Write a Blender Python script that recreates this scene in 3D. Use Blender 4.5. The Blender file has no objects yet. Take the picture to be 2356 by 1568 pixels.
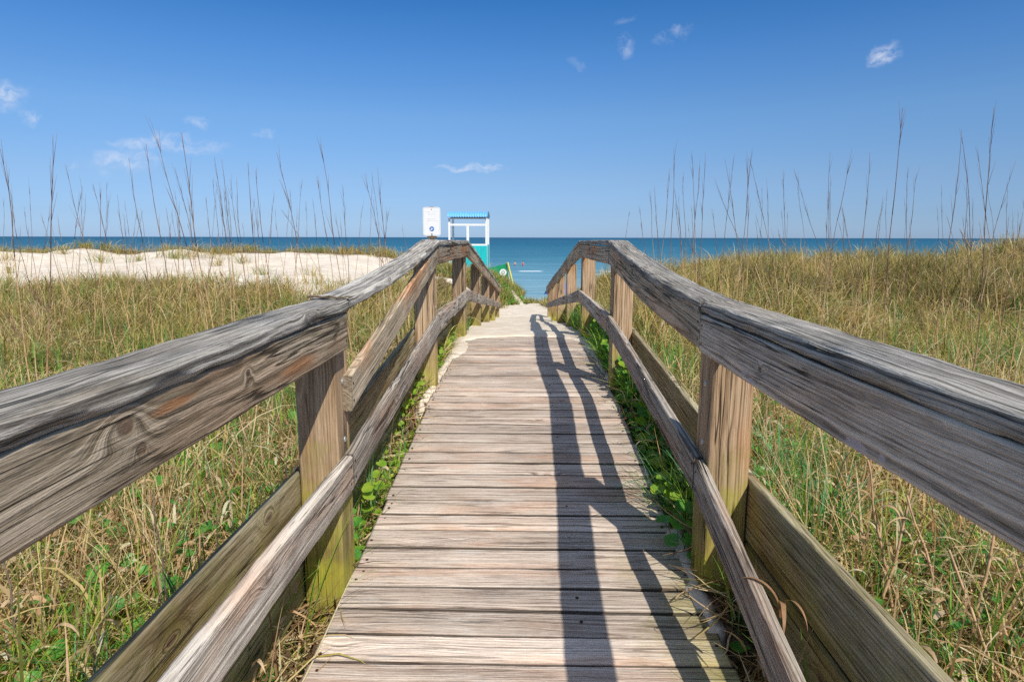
import bpy, bmesh, math, random
import numpy as np
from mathutils import Vector, Matrix, noise as mnoise

random.seed(7)
rng = np.random.default_rng(11)
R = math.radians
scene = bpy.context.scene
COL = scene.collection

# ------------------------------------------------------------------ camera
EYE = 1.37
cam_d = bpy.data.cameras.new('camera')
cam = bpy.data.objects.new('camera', cam_d)
COL.objects.link(cam)
scene.camera = cam
F_PX = 1450.0
cam_d.sensor_width = 36.0
cam_d.lens = F_PX / 2356 * 36.0
cam_d.clip_start = 0.02
cam_d.clip_end = 60000
CAMR = Matrix.Rotation(R(1.03), 3, 'Z') @ Matrix.Rotation(R(90 - 9.32), 3, 'X') @ Matrix.Rotation(R(0.12), 3, 'Z')
cam.matrix_world = Matrix.Translation((0, 0, EYE)) @ CAMR.to_4x4()


def ray(px, py):
    return CAMR @ Vector(((px - 1178) / F_PX, -(py - 784) / F_PX, -1.0))


def at(px, py, Y):
    """world point seen at photo position px,py at distance Y along the walk"""
    d = ray(px, py)
    k = Y / d.y
    return Vector((d.x * k, Y, EYE + d.z * k))


# ------------------------------------------------------------------ helpers
def tag(o, label=None, cat=None, group=None, kind=None):
    if label: o['label'] = label
    if cat: o['category'] = cat
    if group: o['group'] = group
    if kind: o['kind'] = kind
    return o


def empty(name, loc=(0, 0, 0)):
    o = bpy.data.objects.new(name, None)
    o.empty_display_size = 0.1
    COL.objects.link(o)
    o.location = loc
    return o


def link_mesh(name, me, mat, parent=None, loc=None):
    o = bpy.data.objects.new(name, me)
    COL.objects.link(o)
    if mat is not None and not me.materials:
        me.materials.append(mat)
    if loc is not None:
        o.location = loc
    if parent is not None:
        o.parent = parent
    return o


def mesh_from(name, verts, faces, smooth=False):
    me = bpy.data.meshes.new(name)
    me.from_pydata([tuple(v) for v in verts], [], [tuple(f) for f in faces])
    me.update()
    if smooth:
        me.polygons.foreach_set('use_smooth', [True] * len(me.polygons))
    return me


def mesh_np(name, co, quads, tris=None, smooth=True, attrs=None):
    """fast mesh from numpy arrays"""
    me = bpy.data.meshes.new(name)
    nv = len(co)
    me.vertices.add(nv)
    me.vertices.foreach_set('co', np.asarray(co, dtype=np.float32).ravel())
    nq = len(quads)
    nt = 0 if tris is None else len(tris)
    idx = np.asarray(quads, dtype=np.int32).ravel()
    starts = np.arange(nq, dtype=np.int32) * 4
    tot = np.full(nq, 4, dtype=np.int32)
    if nt:
        idx = np.concatenate([idx, np.asarray(tris, dtype=np.int32).ravel()])
        starts = np.concatenate([starts, nq * 4 + np.arange(nt, dtype=np.int32) * 3])
        tot = np.concatenate([tot, np.full(nt, 3, dtype=np.int32)])
    me.loops.add(len(idx))
    me.loops.foreach_set('vertex_index', idx)
    me.polygons.add(nq + nt)
    me.polygons.foreach_set('loop_start', starts)
    try:
        me.polygons.foreach_set('loop_total', tot)
    except Exception:
        pass
    me.update(calc_edges=True)
    me.polygons.foreach_set('use_smooth', np.full(nq + nt, smooth, dtype=bool))
    if attrs:
        for k, a in attrs.items():
            a = np.asarray(a, dtype=np.float32)
            if a.ndim == 1:
                at_ = me.attributes.new(k, 'FLOAT', 'POINT')
                at_.data.foreach_set('value', a)
            elif a.shape[1] == 3:
                at_ = me.attributes.new(k, 'FLOAT_VECTOR', 'POINT')
                at_.data.foreach_set('vector', a.ravel())
    return me


def hash2(ix, iy, seed):
    n = (ix.astype(np.int64) * 374761393 + iy.astype(np.int64) * 668265263 + seed * 974711) & 0x7fffffff
    n = ((n ^ (n >> 13)) * 1274126177) & 0x7fffffff
    n = (n ^ (n >> 16)) & 0xffff
    return n / 65535.0


def vnoise(x, y, seed=0):
    x = np.asarray(x, dtype=float); y = np.asarray(y, dtype=float)
    ix = np.floor(x); iy = np.floor(y)
    fx = x - ix; fy = y - iy
    fx = fx * fx * (3 - 2 * fx); fy = fy * fy * (3 - 2 * fy)
    a = hash2(ix, iy, seed); b = hash2(ix + 1, iy, seed)
    c = hash2(ix, iy + 1, seed); d = hash2(ix + 1, iy + 1, seed)
    return (a + (b - a) * fx) * (1 - fy) + (c + (d - c) * fx) * fy - 0.5


def fbm(x, y, seed=0, oct=4):
    s = 0; a = 1.0
    for i in range(oct):
        s = s + a * vnoise(x * 2 ** i, y * 2 ** i, seed + i * 17)
        a *= 0.5
    return s


def sstep(e0, e1, x):
    t = np.clip((np.asarray(x, dtype=float) - e0) / (e1 - e0), 0, 1)
    return t * t * (3 - 2 * t)


# ------------------------------------------------------------------ node helpers
class NT:
    def __init__(self, tree):
        self.t = tree; self.n = tree.nodes; self.l = tree.links

    def node(self, typ, **kw):
        nd = self.n.new(typ)
        for k, v in kw.items():
            setattr(nd, k, v)
        return nd

    def set(self, sock, v):
        if v is None: return
        if isinstance(v, bpy.types.NodeSocket):
            self.l.new(v, sock)
        else:
            sock.default_value = v

    def math(self, op, a, b=None, c=None, clamp=False):
        nd = self.node('ShaderNodeMath', operation=op); nd.use_clamp = clamp
        self.set(nd.inputs[0], a); self.set(nd.inputs[1], b)
        if c is not None: self.set(nd.inputs[2], c)
        return nd.outputs[0]

    def vmath(self, op, a, b=None, scale=None):
        nd = self.node('ShaderNodeVectorMath', operation=op)
        self.set(nd.inputs[0], a)
        if b is not None: self.set(nd.inputs[1], b)
        if scale is not None: self.set(nd.inputs['Scale'], scale)
        return nd.outputs['Value'] if op in ('LENGTH', 'DISTANCE', 'DOT_PRODUCT') else nd.outputs[0]

    def noise(self, vec, scale=1.0, detail=2.0, rough=0.5, dist=0.0):
        nd = self.node('ShaderNodeTexNoise')
        self.set(nd.inputs['Vector'], vec)
        nd.inputs['Scale'].default_value = scale
        nd.inputs['Detail'].default_value = detail
        nd.inputs['Roughness'].default_value = rough
        nd.inputs['Distortion'].default_value = dist
        return nd.outputs['Fac']

    def rng(self, v, a, b, c=0.0, d=1.0, smooth=False):
        nd = self.node('ShaderNodeMapRange')
        if smooth: nd.interpolation_type = 'SMOOTHSTEP'
        self.set(nd.inputs[0], v)
        for i, q in enumerate((a, b, c, d)):
            self.set(nd.inputs[1 + i], q)
        return nd.outputs[0]

    def mix(self, f, a, b, mode='MIX'):
        nd = self.node('ShaderNodeMix', data_type='RGBA', blend_type=mode)
        self.set(nd.inputs[0], f)
        self.set(nd.inputs[6], a if isinstance(a, bpy.types.NodeSocket) else (*a, 1)[:4])
        self.set(nd.inputs[7], b if isinstance(b, bpy.types.NodeSocket) else (*b, 1)[:4])
        return nd.outputs[2]

    def ramp(self, f, stops):
        nd = self.node('ShaderNodeValToRGB')
        cr = nd.color_ramp
        while len(cr.elements) < len(stops):
            cr.elements.new(0.5)
        for e, (p, c) in zip(cr.elements, stops):
            e.position = p; e.color = (*c, 1)[:4]
        self.set(nd.inputs[0], f)
        return nd.outputs[0]

    def attr(self, name):
        nd = self.node('ShaderNodeAttribute', attribute_name=name)
        return nd


def new_mat(name):
    m = bpy.data.materials.new(name)
    m.use_nodes = True
    m.node_tree.nodes.clear()
    n = NT(m.node_tree)
    out = n.node('ShaderNodeOutputMaterial')
    bs = n.node('ShaderNodeBsdfPrincipled')
    n.l.new(bs.outputs[0], out.inputs[0])
    return m, n, bs, out


def plain_mat(name, col, rough=0.6, spec=0.3, var=0.15, scale=40, metal=0.0):
    m, n, bs, out = new_mat(name)
    geo = n.node('ShaderNodeNewGeometry')
    tc = n.node('ShaderNodeTexCoord')
    f = n.noise(tc.outputs['Object'], scale, 4, 0.6)
    c2 = tuple(c * (1 - var * 2) for c in col)
    c = n.mix(n.rng(f, .35, .65), c2, col)
    n.l.new(c, bs.inputs['Base Color'])
    bs.inputs['Roughness'].default_value = rough
    bs.inputs['Specular IOR Level'].default_value = spec
    bs.inputs['Metallic'].default_value = metal
    return m


def wood_mat(name, dark, mid, light, warm, warm_amt=0.3, algae=0.0, alg_lo=-0.1, alg_hi=0.5, ring=.008, crack=1.0,
             bleach=0.0, bump=1.0, gen_green=0.0, knots=(), orange=(), pale=(), edge_dark=0.0, along=False, chk=.75):
    m, n, bs, out = new_mat(name)
    a = n.attr('bco').outputs['Vector']
    oi = n.node('ShaderNodeObjectInfo')
    rnd = oi.outputs['Random']
    off = n.vmath('SCALE', (41.3, 17.7, 29.1), scale=rnd)
    P = n.vmath('ADD', a, off)
    # knots
    kv = n.node('ShaderNodeTexVoronoi')
    n.l.new(n.vmath('MULTIPLY', P, (2.2, 5.0, 5.0)), kv.inputs['Vector'])
    kv.inputs['Scale'].default_value = 1.0
    kd = kv.outputs['Distance']
    kbump = n.math('EXPONENT', n.math('MULTIPLY', n.math('POWER', n.math('DIVIDE', kd, 0.15), 2.0), -1.0))
    kcore = n.rng(kd, 0.04, 0.10, 1.0, 0.0)
    def spot(px, pz, rx, rz, k=1.0):
        q = n.vmath('MULTIPLY', n.vmath('SUBTRACT', a, (px, 0, pz)), (1 / rx, 0, 1 / rz))
        return n.math('EXPONENT', n.math('MULTIPLY', n.math('POWER', n.vmath('LENGTH', q), 2.0), -k))
    for (kx, kz_, kr) in knots:
        kbump = n.math('ADD', kbump, n.math('MULTIPLY', spot(kx, kz_, kr * 2.4, kr * 1.6), .5))
        kcore = n.math('MAXIMUM', kcore, n.rng(spot(kx, kz_, kr * 1.5, kr), .35, .6))
    # growth ring field
    sep = n.node('ShaderNodeSeparateXYZ'); n.l.new(P, sep.inputs[0])
    wob = n.noise(n.vmath('MULTIPLY', P, (0.9, 5.0, 5.0)), 1.0, 3, 0.5)
    sepa = n.node('ShaderNodeSeparateXYZ'); n.l.new(a, sepa.inputs[0])
    zz = n.math('ADD', sepa.outputs[2], n.math('MULTIPLY', n.math('SUBTRACT', rnd, .5), .25))
    rr = n.math('SQRT', n.math('ADD', n.math('POWER', n.math('ADD', sepa.outputs[1], .07), 2.0), n.math('POWER', zz, 2.0)))
    field = n.math('ADD', rr, n.math('ADD', n.math('MULTIPLY', wob, 0.060), n.math('MULTIPLY', kbump, 0.035)))
    rn = n.node('ShaderNodeTexNoise', noise_dimensions='1D')
    n.l.new(n.math('MULTIPLY', n.math('ADD', field, n.math('MULTIPLY', rnd, 3.0)), 1.0 / ring), rn.inputs['W'])
    rn.inputs['Scale'].default_value = 1.0; rn.inputs['Detail'].default_value = 3.0; rn.inputs['Roughness'].default_value = .7
    ringv = n.rng(rn.outputs['Fac'], .28, .72)
    fib = n.noise(n.vmath('MULTIPLY', P, (8.0, 210, 210)), 1.0, 4, 0.7)
    fib2 = n.noise(n.vmath('MULTIPLY', P, (3.6, 64, 64)), 1.0, 5, 0.7, 0.2)
    blot = n.noise(n.vmath('MULTIPLY', P, (1.6, 7, 7)), 1.0, 4, 0.6)
    v = n.math('ADD', n.math('MULTIPLY', ringv, .46),
               n.math('ADD', n.math('MULTIPLY', fib, .60), n.math('MULTIPLY', fib2, .50)))
    v = n.math('ADD', v, n.math('MULTIPLY', n.math('SUBTRACT', blot, .5), .55))
    col = n.ramp(v, [(0.46, dark), (0.70, mid), (0.98, light)])
    # plank to plank variation
    hv = n.rng(rnd, 0, 1, .76, 1.2)
    col = n.mix(1.0, col, n.node_rgb(hv) if hasattr(n, 'node_rgb') else col, 'MULTIPLY') if False else col
    br = n.node('ShaderNodeBrightContrast')
    hs = n.node('ShaderNodeHueSaturation'); n.l.new(col, hs.inputs['Color']); n.l.new(hv, hs.inputs['Value'])
    col = hs.outputs[0]
    # warm raw timber patches
    wf = n.noise(n.vmath('MULTIPLY', n.vmath('ADD', P, (9, 3, 5)), (1.1, 6, 6)), 1.0, 3, 0.55)
    wf = n.math('MULTIPLY', n.rng(wf, .52, .68), warm_amt, clamp=True)
    col = n.mix(wf, col, n.mix(1.0, col, warm, 'MULTIPLY'))
    if bleach:
        bf = n.noise(n.vmath('MULTIPLY', n.vmath('ADD', P, (2, 7, 1)), (3.0, 26, 26)), 1.0, 5, 0.7)
        bf = n.math('MULTIPLY', n.rng(bf, .56, .66), bleach, clamp=True)
        col = n.mix(bf, col, (.62, .56, .50))
    for (kx, kz_, rx_, rz_) in orange:
        of = n.math('MULTIPLY', n.rng(n.math('MULTIPLY', spot(kx, kz_, rx_, rz_), n.math('ADD', fib2, .45)), .3, .75), .8)
        col = n.mix(of, col, n.mix(n.rng(fib2, .35, .65), (.16, .065, .025), (.50, .24, .10)))
    for (kx, kz_, rx_, rz_) in pale:
        of = n.math('MULTIPLY', n.rng(n.math('MULTIPLY', spot(kx, kz_, rx_, rz_), n.math('ADD', fib2, .5)), .35, .5), .7)
        col = n.mix(of, col, (.58, .50, .50))
    # sharp dark weather checks
    ck = n.noise(n.vmath('MULTIPLY', n.vmath('ADD', P, (4, 2, 6)), (5.0, 130, 130)), 1.0, 3, 0.6)
    ckl = n.math('MULTIPLY', n.rng(ck, .385, .345), chk, clamp=True)
    col = n.mix(ckl, col, tuple(c * .5 for c in dark))
    geo = n.node('ShaderNodeNewGeometry')
    col = n.mix(n.math('MULTIPLY', n.attr('endd').outputs['Fac'], .85), col, (.03, .022, .016))
    if edge_dark:
        spw = n.node('ShaderNodeSeparateXYZ'); n.l.new(geo.outputs['Position'], spw.inputs[0])
        st = n.noise(geo.outputs['Position'], 6.0, 4, .65)
        sf = n.math('MULTIPLY', n.rng(n.math('ADD', n.math('ABSOLUTE', spw.outputs[0]), n.math('MULTIPLY', n.math('SUBTRACT', st, .5), .5)), .40, .66), n.rng(spw.outputs[1], 3.4, 1.9))
        sf = n.math('MULTIPLY', sf, n.rng(spw.outputs[0], -.2, .4, .0, .8), clamp=True)
        col = n.mix(sf, col, n.mix(1.0, col, (.55, .58, .20), 'MULTIPLY'))
        dt = n.noise(geo.outputs['Position'], 2.3, 5, .7)
        col = n.mix(n.math('MULTIPLY', n.rng(dt, .52, .66), .35), col, n.mix(1.0, col, (.66, .56, .46), 'MULTIPLY'))
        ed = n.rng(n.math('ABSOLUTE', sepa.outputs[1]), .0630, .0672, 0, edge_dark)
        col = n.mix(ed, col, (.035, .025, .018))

        gf = n.noise(n.vmath('MULTIPLY', P, (1.8, 9, 9)), 1.0, 4, 0.65)
        gf = n.math('MULTIPLY', n.rng(gf, .48, .66), gen_green, clamp=True)
        col = n.mix(gf, col, n.mix(1.0, col, (.80, .86, .36), 'MULTIPLY'))
    if algae:
        sp = n.node('ShaderNodeSeparateXYZ'); n.l.new(geo.outputs['Position'], sp.inputs[0])
        nz = n.noise(geo.outputs['Position'], 9.0, 4, 0.65)
        zv = n.math('ADD', sepa.outputs[0] if along else sp.outputs[2], n.math('MULTIPLY', n.math('SUBTRACT', nz, .5), .9))
        gf = n.math('MULTIPLY', n.rng(zv, alg_lo, alg_hi, 1, 0, smooth=True), algae, clamp=True)
        n3 = n.noise(geo.outputs['Position'], 4.0, 3, 0.6)
        gcol = n.mix(n.rng(n3, .4, .6), (.33, .36, .03), (.15, .15, .04))
        gcol = n.mix(.25, gcol, n.mix(1.0, col, (1.0, 1.0, .4), 'MULTIPLY'))
        col = n.mix(gf, col, gcol)
    # knots and cracks
    col = n.mix(n.math('MULTIPLY', kcore, .8), col, n.mix(n.rng(ringv, .2, .8), (.07, .045, .03), (.22, .14, .085)))
    cn = n.noise(n.vmath('MULTIPLY', n.vmath('ADD', P, (1, 5, 8)), (.8, 30, 30)), 1.0, 3, 0.45)
    cl = n.rng(n.math('ABSOLUTE', n.math('SUBTRACT', cn, .5)), 0.006, 0.020, 1, 0)
    cm = n.noise(n.vmath('MULTIPLY', P, (1.5, 6, 6)), 1.0, 2, 0.5)
    cl = n.math('MULTIPLY', cl, n.rng(cm, .49, .55), clamp=True)
    cl = n.math('MULTIPLY', cl, crack, clamp=True)
    col = n.mix(n.math('MULTIPLY', cl, .85), col, tuple(c * .22 for c in dark))
    n.l.new(col, bs.inputs['Base Color'])
    bs.inputs['Roughness'].default_value = .82
    bs.inputs['Specular IOR Level'].default_value = .22
    h = n.math('ADD', n.math('MULTIPLY', fib, .5), n.math('ADD', n.math('MULTIPLY', ringv, .35), n.math('MULTIPLY', fib2, .9)))
    h = n.math('SUBTRACT', h, n.math('MULTIPLY', cl, 1.3))
    h = n.math('SUBTRACT', h, n.math('MULTIPLY', kcore, .4))
    b = n.node('ShaderNodeBump'); b.inputs['Strength'].default_value = .85 * bump
    b.inputs['Distance'].default_value = .006
    n.l.new(h, b.inputs['Height'])
    n.l.new(b.outputs[0], bs.inputs['Normal'])
    return m


M = {}
M['cap'] = wood_mat('weathered_cap_wood', (.055, .049, .040), (.225, .205, .175), (.60, .56, .49), (1.0, .8, .6), .25,
                    bleach=.6, gen_green=.35, crack=.8, bump=1.3, chk=.55)
RAILC = ((.068, .052, .033), (.285, .225, .150), (.60, .49, .36), (1.25, .68, .38))
M['rail'] = wood_mat('weathered_rail_wood', *RAILC, .75, chk=.5, gen_green=.6, crack=1.0, bump=1.1, ring=.010)
M['rail_left'] = wood_mat('knotty_rail_wood', *RAILC, .3, chk=.5, gen_green=.6, crack=1.0, bump=1.1, ring=.009,
                          knots=((2.88, .031, .017), (2.915, -.020, .012), (3.345, .022, .009), (3.352, .000, .009)),
                          orange=((3.02, .030, .09, .012), (3.68, -.03, .17, .026)))
M['rail_right'] = wood_mat('lichen_spotted_rail_wood', (.078, .064, .048), (.32, .265, .205), (.64, .55, .44), (1.1, .8, .6), .3, chk=.5, gen_green=.4, crack=1.0, bump=1.1,
                           ring=.011, knots=((3.60, -.01, .010),), pale=((3.09, -.056, .045, .014), (3.0, -.05, .012, .008), (3.66, -.058, .03, .012), (3.72, -.045, .02, .01)))
M['mid'] = wood_mat('middle_rail_wood', (.10, .08, .06), (.33, .28, .225), (.68, .60, .50), (1.0, .64, .45), .6,
                    bleach=.55, gen_green=.35, crack=1.0, bump=1.2)
M['skirt'] = wood_mat('skirt_board_wood', (.05, .04, .022), (.22, .18, .095), (.44, .38, .26), (.7, .42, .25), .7,
                      gen_green=.75, algae=.42, alg_lo=.05, alg_hi=.6, crack=1.0)
M['post'] = wood_mat('post_wood', (.11, .066, .034), (.34, .225, .13), (.53, .385, .25), (1.1, .72, .5), .6,
                     algae=.95, alg_lo=.52, alg_hi=1.12, crack=1.0, gen_green=.7, ring=.011, bump=.8, along=True, chk=.3)
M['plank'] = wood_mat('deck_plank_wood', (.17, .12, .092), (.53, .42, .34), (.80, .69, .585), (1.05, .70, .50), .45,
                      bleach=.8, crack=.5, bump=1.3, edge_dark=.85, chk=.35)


# ------------------------------------------------------------------ timber
def beam_mesh(name, p0, p1, U, V, w, h, r=.006, seg=.06, warp=.002, rough=.0012, sag=None, seed=0):
    """rounded timber from p0 to p1; cross axes U (width w) and V (height h); centre line through p0,p1"""
    p0 = Vector(p0); p1 = Vector(p1); U = Vector(U); V = Vector(V)
    L = (p1 - p0).length
    n = max(2, int(L / seg) + 1)
    hw, hh = w / 2, h / 2
    q = r * .35
    prof = []
    def side(a, b):   # corner arc points
        pass
    sx = [(1, 1), (-1, 1), (-1, -1), (1, -1)]
    # go around counterclockwise
    ring = []
    e = min(r * 2.2, hw * .6, hh * .6)
    for k, (a, b) in enumerate(sx):
        c = (a * (hw), b * (hh))
        if k % 2 == 0:
            pts = [(a * hw, b * (hh - e)), (a * hw, b * (hh - r)), (a * (hw - q), b * (hh - q)), (a * (hw - r), b * hh), (a * (hw - e), b * hh)]
        else:
            pts = [(a * (hw - e), b * hh), (a * (hw - r), b * hh), (a * (hw - q), b * (hh - q)), (a * hw, b * (hh - r)), (a * hw, b * (hh - e))]
        ring += pts
    m = len(ring)
    ts = np.concatenate([[0, min(.2, .009 / L)], np.linspace(0, 1, n)[1:-1], [max(.8, 1 - .009 / L), 1]])
    n = len(ts)
    co = []; bco = []; endv = []
    sd = seed * 13.7
    for i, t in enumerate(ts):
        s = t * L
        c = p0.lerp(p1, t)
        wx = warp * 2 * mnoise.noise((s * .9, sd, 1.3)); wz = warp * 2 * mnoise.noise((s * .9, sd, 7.7))
        if sag: wz += sag(t)
        for j, (a, b) in enumerate(ring):
            nn = mnoise.noise((s * 9, a * 60 + sd, b * 60)) * rough
            edge = (abs(a) > hw - r * 1.1) and (abs(b) > hh - r * 1.1)
            ch = 0
            if edge:
                ch = -max(0, mnoise.noise((s * 5, sd + j * 2.1, 3.3)) - .15) * r * 1.3
            sa = 1 if a > 0 else -1; sb = 1 if b > 0 else -1
            aa = a + sa * (nn + ch); bb = b + sb * (nn + ch)
            co.append(c + U * (aa + wx) + V * (bb + wz))
            bco.append((s, a, b)); endv.append(1.0 if i in (0, n - 1) else 0.0)
    quads = []
    for i in range(n - 1):
        for j in range(m):
            k = (j + 1) % m
            quads.append((i * m + j, i * m + k, (i + 1) * m + k, (i + 1) * m + j))
    # end caps
    faces = list(quads)
    for i0 in (0, n - 1):
        ids = []
        for j in range(m):
            co.append(Vector(co[i0 * m + j])); bco.append(bco[i0 * m + j]); endv.append(.55); ids.append(len(co) - 1)
        faces.append(tuple(reversed(ids)) if i0 == 0 else tuple(ids))
    org = p0.lerp(p1, .5)
    me = mesh_from(name, [c - org for c in co], faces, True)
    me.polygons[-1].use_smooth = False; me.polygons[-2].use_smooth = False
    # orientation check
    f = me.polygons[0]
    cen = f.center
    axis = (p1 - p0).normalized()
    rel = cen - axis * cen.dot(axis)
    if f.normal.dot(rel) < 0:
        me.flip_normals()
    at_ = me.attributes.new('bco', 'FLOAT_VECTOR', 'POINT')
    at_.data.foreach_set('vector', np.array(bco, dtype=np.float32).ravel())
    ae = me.attributes.new('endd', 'FLOAT', 'POINT'); ae.data.foreach_set('value', np.array(endv, dtype=np.float32))
    return me, org


def beam(name, parent, mat, *a, label=None, **k):
    me, org = beam_mesh(name, *a, **k)
    o = link_mesh(name, me, mat, parent, org)
    if label: o['label'] = label
    return o


X = (1, 0, 0); Yv = (0, 1, 0); Z = (0, 0, 1)
board_walk = empty('boardwalk', (0, 0, 0))
tag(board_walk, 'weathered wooden boardwalk with plank deck and two handrails leading over the dune to the beach', 'boardwalk')

POSTY = [-.26, 2.34, 4.94, 7.54, 10.14, 12.74, 15.34, 17.94]


def lin(y, pts):
    return float(np.interp(y, [p[0] for p in pts], [p[1] for p in pts]))


TOP = [(-3, 1.143), (2.31, 1.143), (4.9, 1.352), (7.5, 1.333), (18.2, -.03)]
MID = [(-3, .545), (2.33, .545), (4.9, .773), (7.5, .757), (18.2, -.50)]
DECK = [(-3, 0), (1.6, 0), (2.4, .02), (4.6, .20), (7.5, .185), (8.1, .15), (18.2, -1.15)]
SKT = [(-3, .48), (2.3, .48), (4.9, .66), (7.5, .62), (12.7, -.0)]


def deck_z(y): return lin(y, DECK)


# deck planks
y = -1.6
i = 0
nail_me = None


def nail_mesh():
    bm = bmesh.new()
    bmesh.ops.create_cone(bm, cap_ends=True, segments=10, radius1=.0066, radius2=.0058, depth=.003)
    me = bpy.data.meshes.new('nail'); bm.to_mesh(me); bm.free()
    return me


M['nail'] = plain_mat('rusty_nail', (.10, .045, .025), .8, .3, .3, 300)
M['bolt'] = plain_mat('galvanised_bolt', (.55, .56, .55), .45, .5, .15, 200, .6)
nail_me = nail_mesh(); nail_me.materials.append(M['nail'])
while y < 8.2:
    w = .137 + random.uniform(-.002, .002)
    gap = random.choice([.005, .006, .008, .010, .007])
    yc = y + w / 2
    z0 = deck_z(yc) - .019
    dz = random.uniform(-.002, .002)
    sl = (deck_z(yc + .05) - deck_z(yc - .05)) / .1
    V = Vector((0, -sl, 1)).normalized(); Uy = Vector((0, 1, sl)).normalized()
    ex0 = random.uniform(-.006, .008); ex1 = random.uniform(-.006, .008)
    ux = random.uniform(-.003, .003)
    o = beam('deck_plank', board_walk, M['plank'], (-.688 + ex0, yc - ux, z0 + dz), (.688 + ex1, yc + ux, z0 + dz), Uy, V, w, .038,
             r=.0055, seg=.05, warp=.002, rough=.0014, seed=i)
    for sx, off in ((-.655, .03), (-.66, -.03), (.22, .02), (.655, .03), (.65, -.03)):
        if sx == .22 and random.random() < .3: continue
        if sx != .22 and random.random() < .45: continue
        nl = link_mesh('nail', nail_me, None, o)
        nl.location = (sx + random.uniform(-.01, .01), off + random.uniform(-.008, .008), .0205)
    y += w + gap
    i += 1
# joists below the deck
for sx in (-.62, 0, .62):
    for k in range(len(POSTY) - 2):
        ya, yb = POSTY[k] - .0, POSTY[k + 1] - .004
        if yb > 8.2: continue
        beam('joist', board_walk, M['skirt'], (sx, ya, deck_z(ya) - .125), (sx, yb, deck_z(yb) - .125), X, Z, .038, .15, seg=.3, seed=40 + k)

# posts, two bolts on the inner face of each
bolt_me = None
bm = bmesh.new()
bmesh.ops.create_uvsphere(bm, u_segments=16, v_segments=8, radius=.0125)
for v in bm.verts:
    v.co.z *= .45
    if v.co.z < -.001: v.co.z = -.001
bolt_me = bpy.data.meshes.new('bolt'); bm.to_mesh(bolt_me); bm.free()
bolt_me.polygons.foreach_set('use_smooth', [True] * len(bolt_me.polygons))
bolt_me.materials.append(M['bolt'])
for s in (-1, 1):
    for k, py in enumerate(POSTY):
        zt = lin(py, TOP) - .045
        zb = min(deck_z(py), lin(py, [(-3, 0), (7.5, .0), (18.2, -1.1)])) - .45
        wd = .152
        xc = s * (.692 + wd / 2)
        ln = random.uniform(-.006, .006)
        o = beam('post', board_walk, M['post'], (xc, py - .02, zb), (xc + ln * .3, py - .02, zt), X, Yv, wd, .135, r=.006, seg=.08, seed=60 + k + (9 if s > 0 else 0))
        # the doubled inner batten of every post
        beam('post_batten', board_walk, M['post'], (s * (.692 + .018), py + .067, zb), (s * (.692 + .018), py + .067, zt - .005), X, Yv, .036, .036, r=.004, seg=.08, seed=80 + k)
        cz = (zt + zb) / 2
        for bz in (lin(py, MID) + .28, lin(py, MID) + .05 - .0):
            b = link_mesh('bolt', bolt_me, None, o)
            b.location = (-s * (wd / 2 + .0005), .022, bz - cz)
            b.rotation_euler = (0, -s * math.pi / 2, 0)

# cap boards, top rails, middle rails, skirts
spans = [(-1.9, 2.307), (2.314, 4.90), (4.906, 7.5), (7.506, 12.74), (12.746, 18.1)]
for s in (-1, 1):
    for k, (ya, yb) in enumerate(spans):
        za, zb = lin(ya, TOP), lin(yb, TOP)
        off = 0
        if s > 0 and k == 0: za, zb = 1.135, 1.137
        if s < 0 and k == 1: za += .004
        sg = None
        if k == 1: sg = (lambda t: -.030 * math.sin(math.pi * t) ** 1 * (1 if True else 0))
        if k == 0: sg = (lambda t: .006 * math.sin(math.pi * min(1, t * 1.2)))
        if k in (3, 4): sg = (lambda t: .006 * math.sin(2 * math.pi * t))
        beam('cap_board', board_walk, M['cap'], (s * .720, ya, za - .021), (s * (.720), yb, zb - .021), X, Z, .150, .042,
             r=.009, seg=.035, warp=.004, rough=.003, sag=sg, seed=100 + k * 2 + (s > 0))
        zr = .045
        if s > 0 and k == 0: zr = .040
        th = .037
        if s < 0 and k == 1:
            beam('top_rail', board_walk, M['rail'], (s * .6755, 2.345, .843 - .0675), (s * .6755, 4.895, 1.300 - .0675), X, Z, .037, .137,
                 r=.005, seg=.05, warp=.004, rough=.0012, seed=131, label='loose top rail board hanging down at its near end')
        else:
            xo = s * (.6725 - (.003 if (k == 0) else 0))
            rm = M['rail_left'] if (s < 0 and k == 0) else M['rail_right'] if (s > 0 and k == 0) else M['rail']
            beam('top_rail', board_walk, rm, (xo, ya + .004, za - zr - .070), (xo, yb - .003, zb - zr - .070), X, Z, th, .138,
                 r=.005, seg=.05, warp=.003, rough=.0012, sag=sg, seed=120 + k * 2 + (s > 0))
        ma, mb = lin(ya, MID), lin(yb, MID)
        lab = None
        yaa = ya
        if s > 0 and k == 0:
            yaa = -.1; ma = mb - .25 * (2.31 - yaa)
            lab = 'middle rail board slipped down at its near end'
        beam('middle_rail', board_walk, M['mid'], (s * .6715, yaa + .003, ma - .069), (s * .6715, yb - .003, mb - .069), X, Z, .038, .136,
             r=.006, seg=.05, warp=.003, rough=.0015, seed=150 + k * 2 + (s > 0), label=lab)
        if k < 4:
            yb2 = yb if k < 3 else 12.7
            sa, sb = lin(ya, SKT), lin(yb2, SKT)
            beam('skirt_board', board_walk, M['skirt'], (s * .865, ya, sa - .12), (s * .865, yb2, sb - .12), X, Z, .038, .24,
                 r=.006, seg=.06, warp=.003, seed=170 + k * 2 + (s > 0))
            beam('skirt_board', board_walk, M['skirt'], (s * .867, ya, sa - .385), (s * .867, yb2, sb - .385), X, Z, .038, .27,
                 r=.006, seg=.06, warp=.003, seed=180 + k * 2 + (s > 0))


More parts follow.
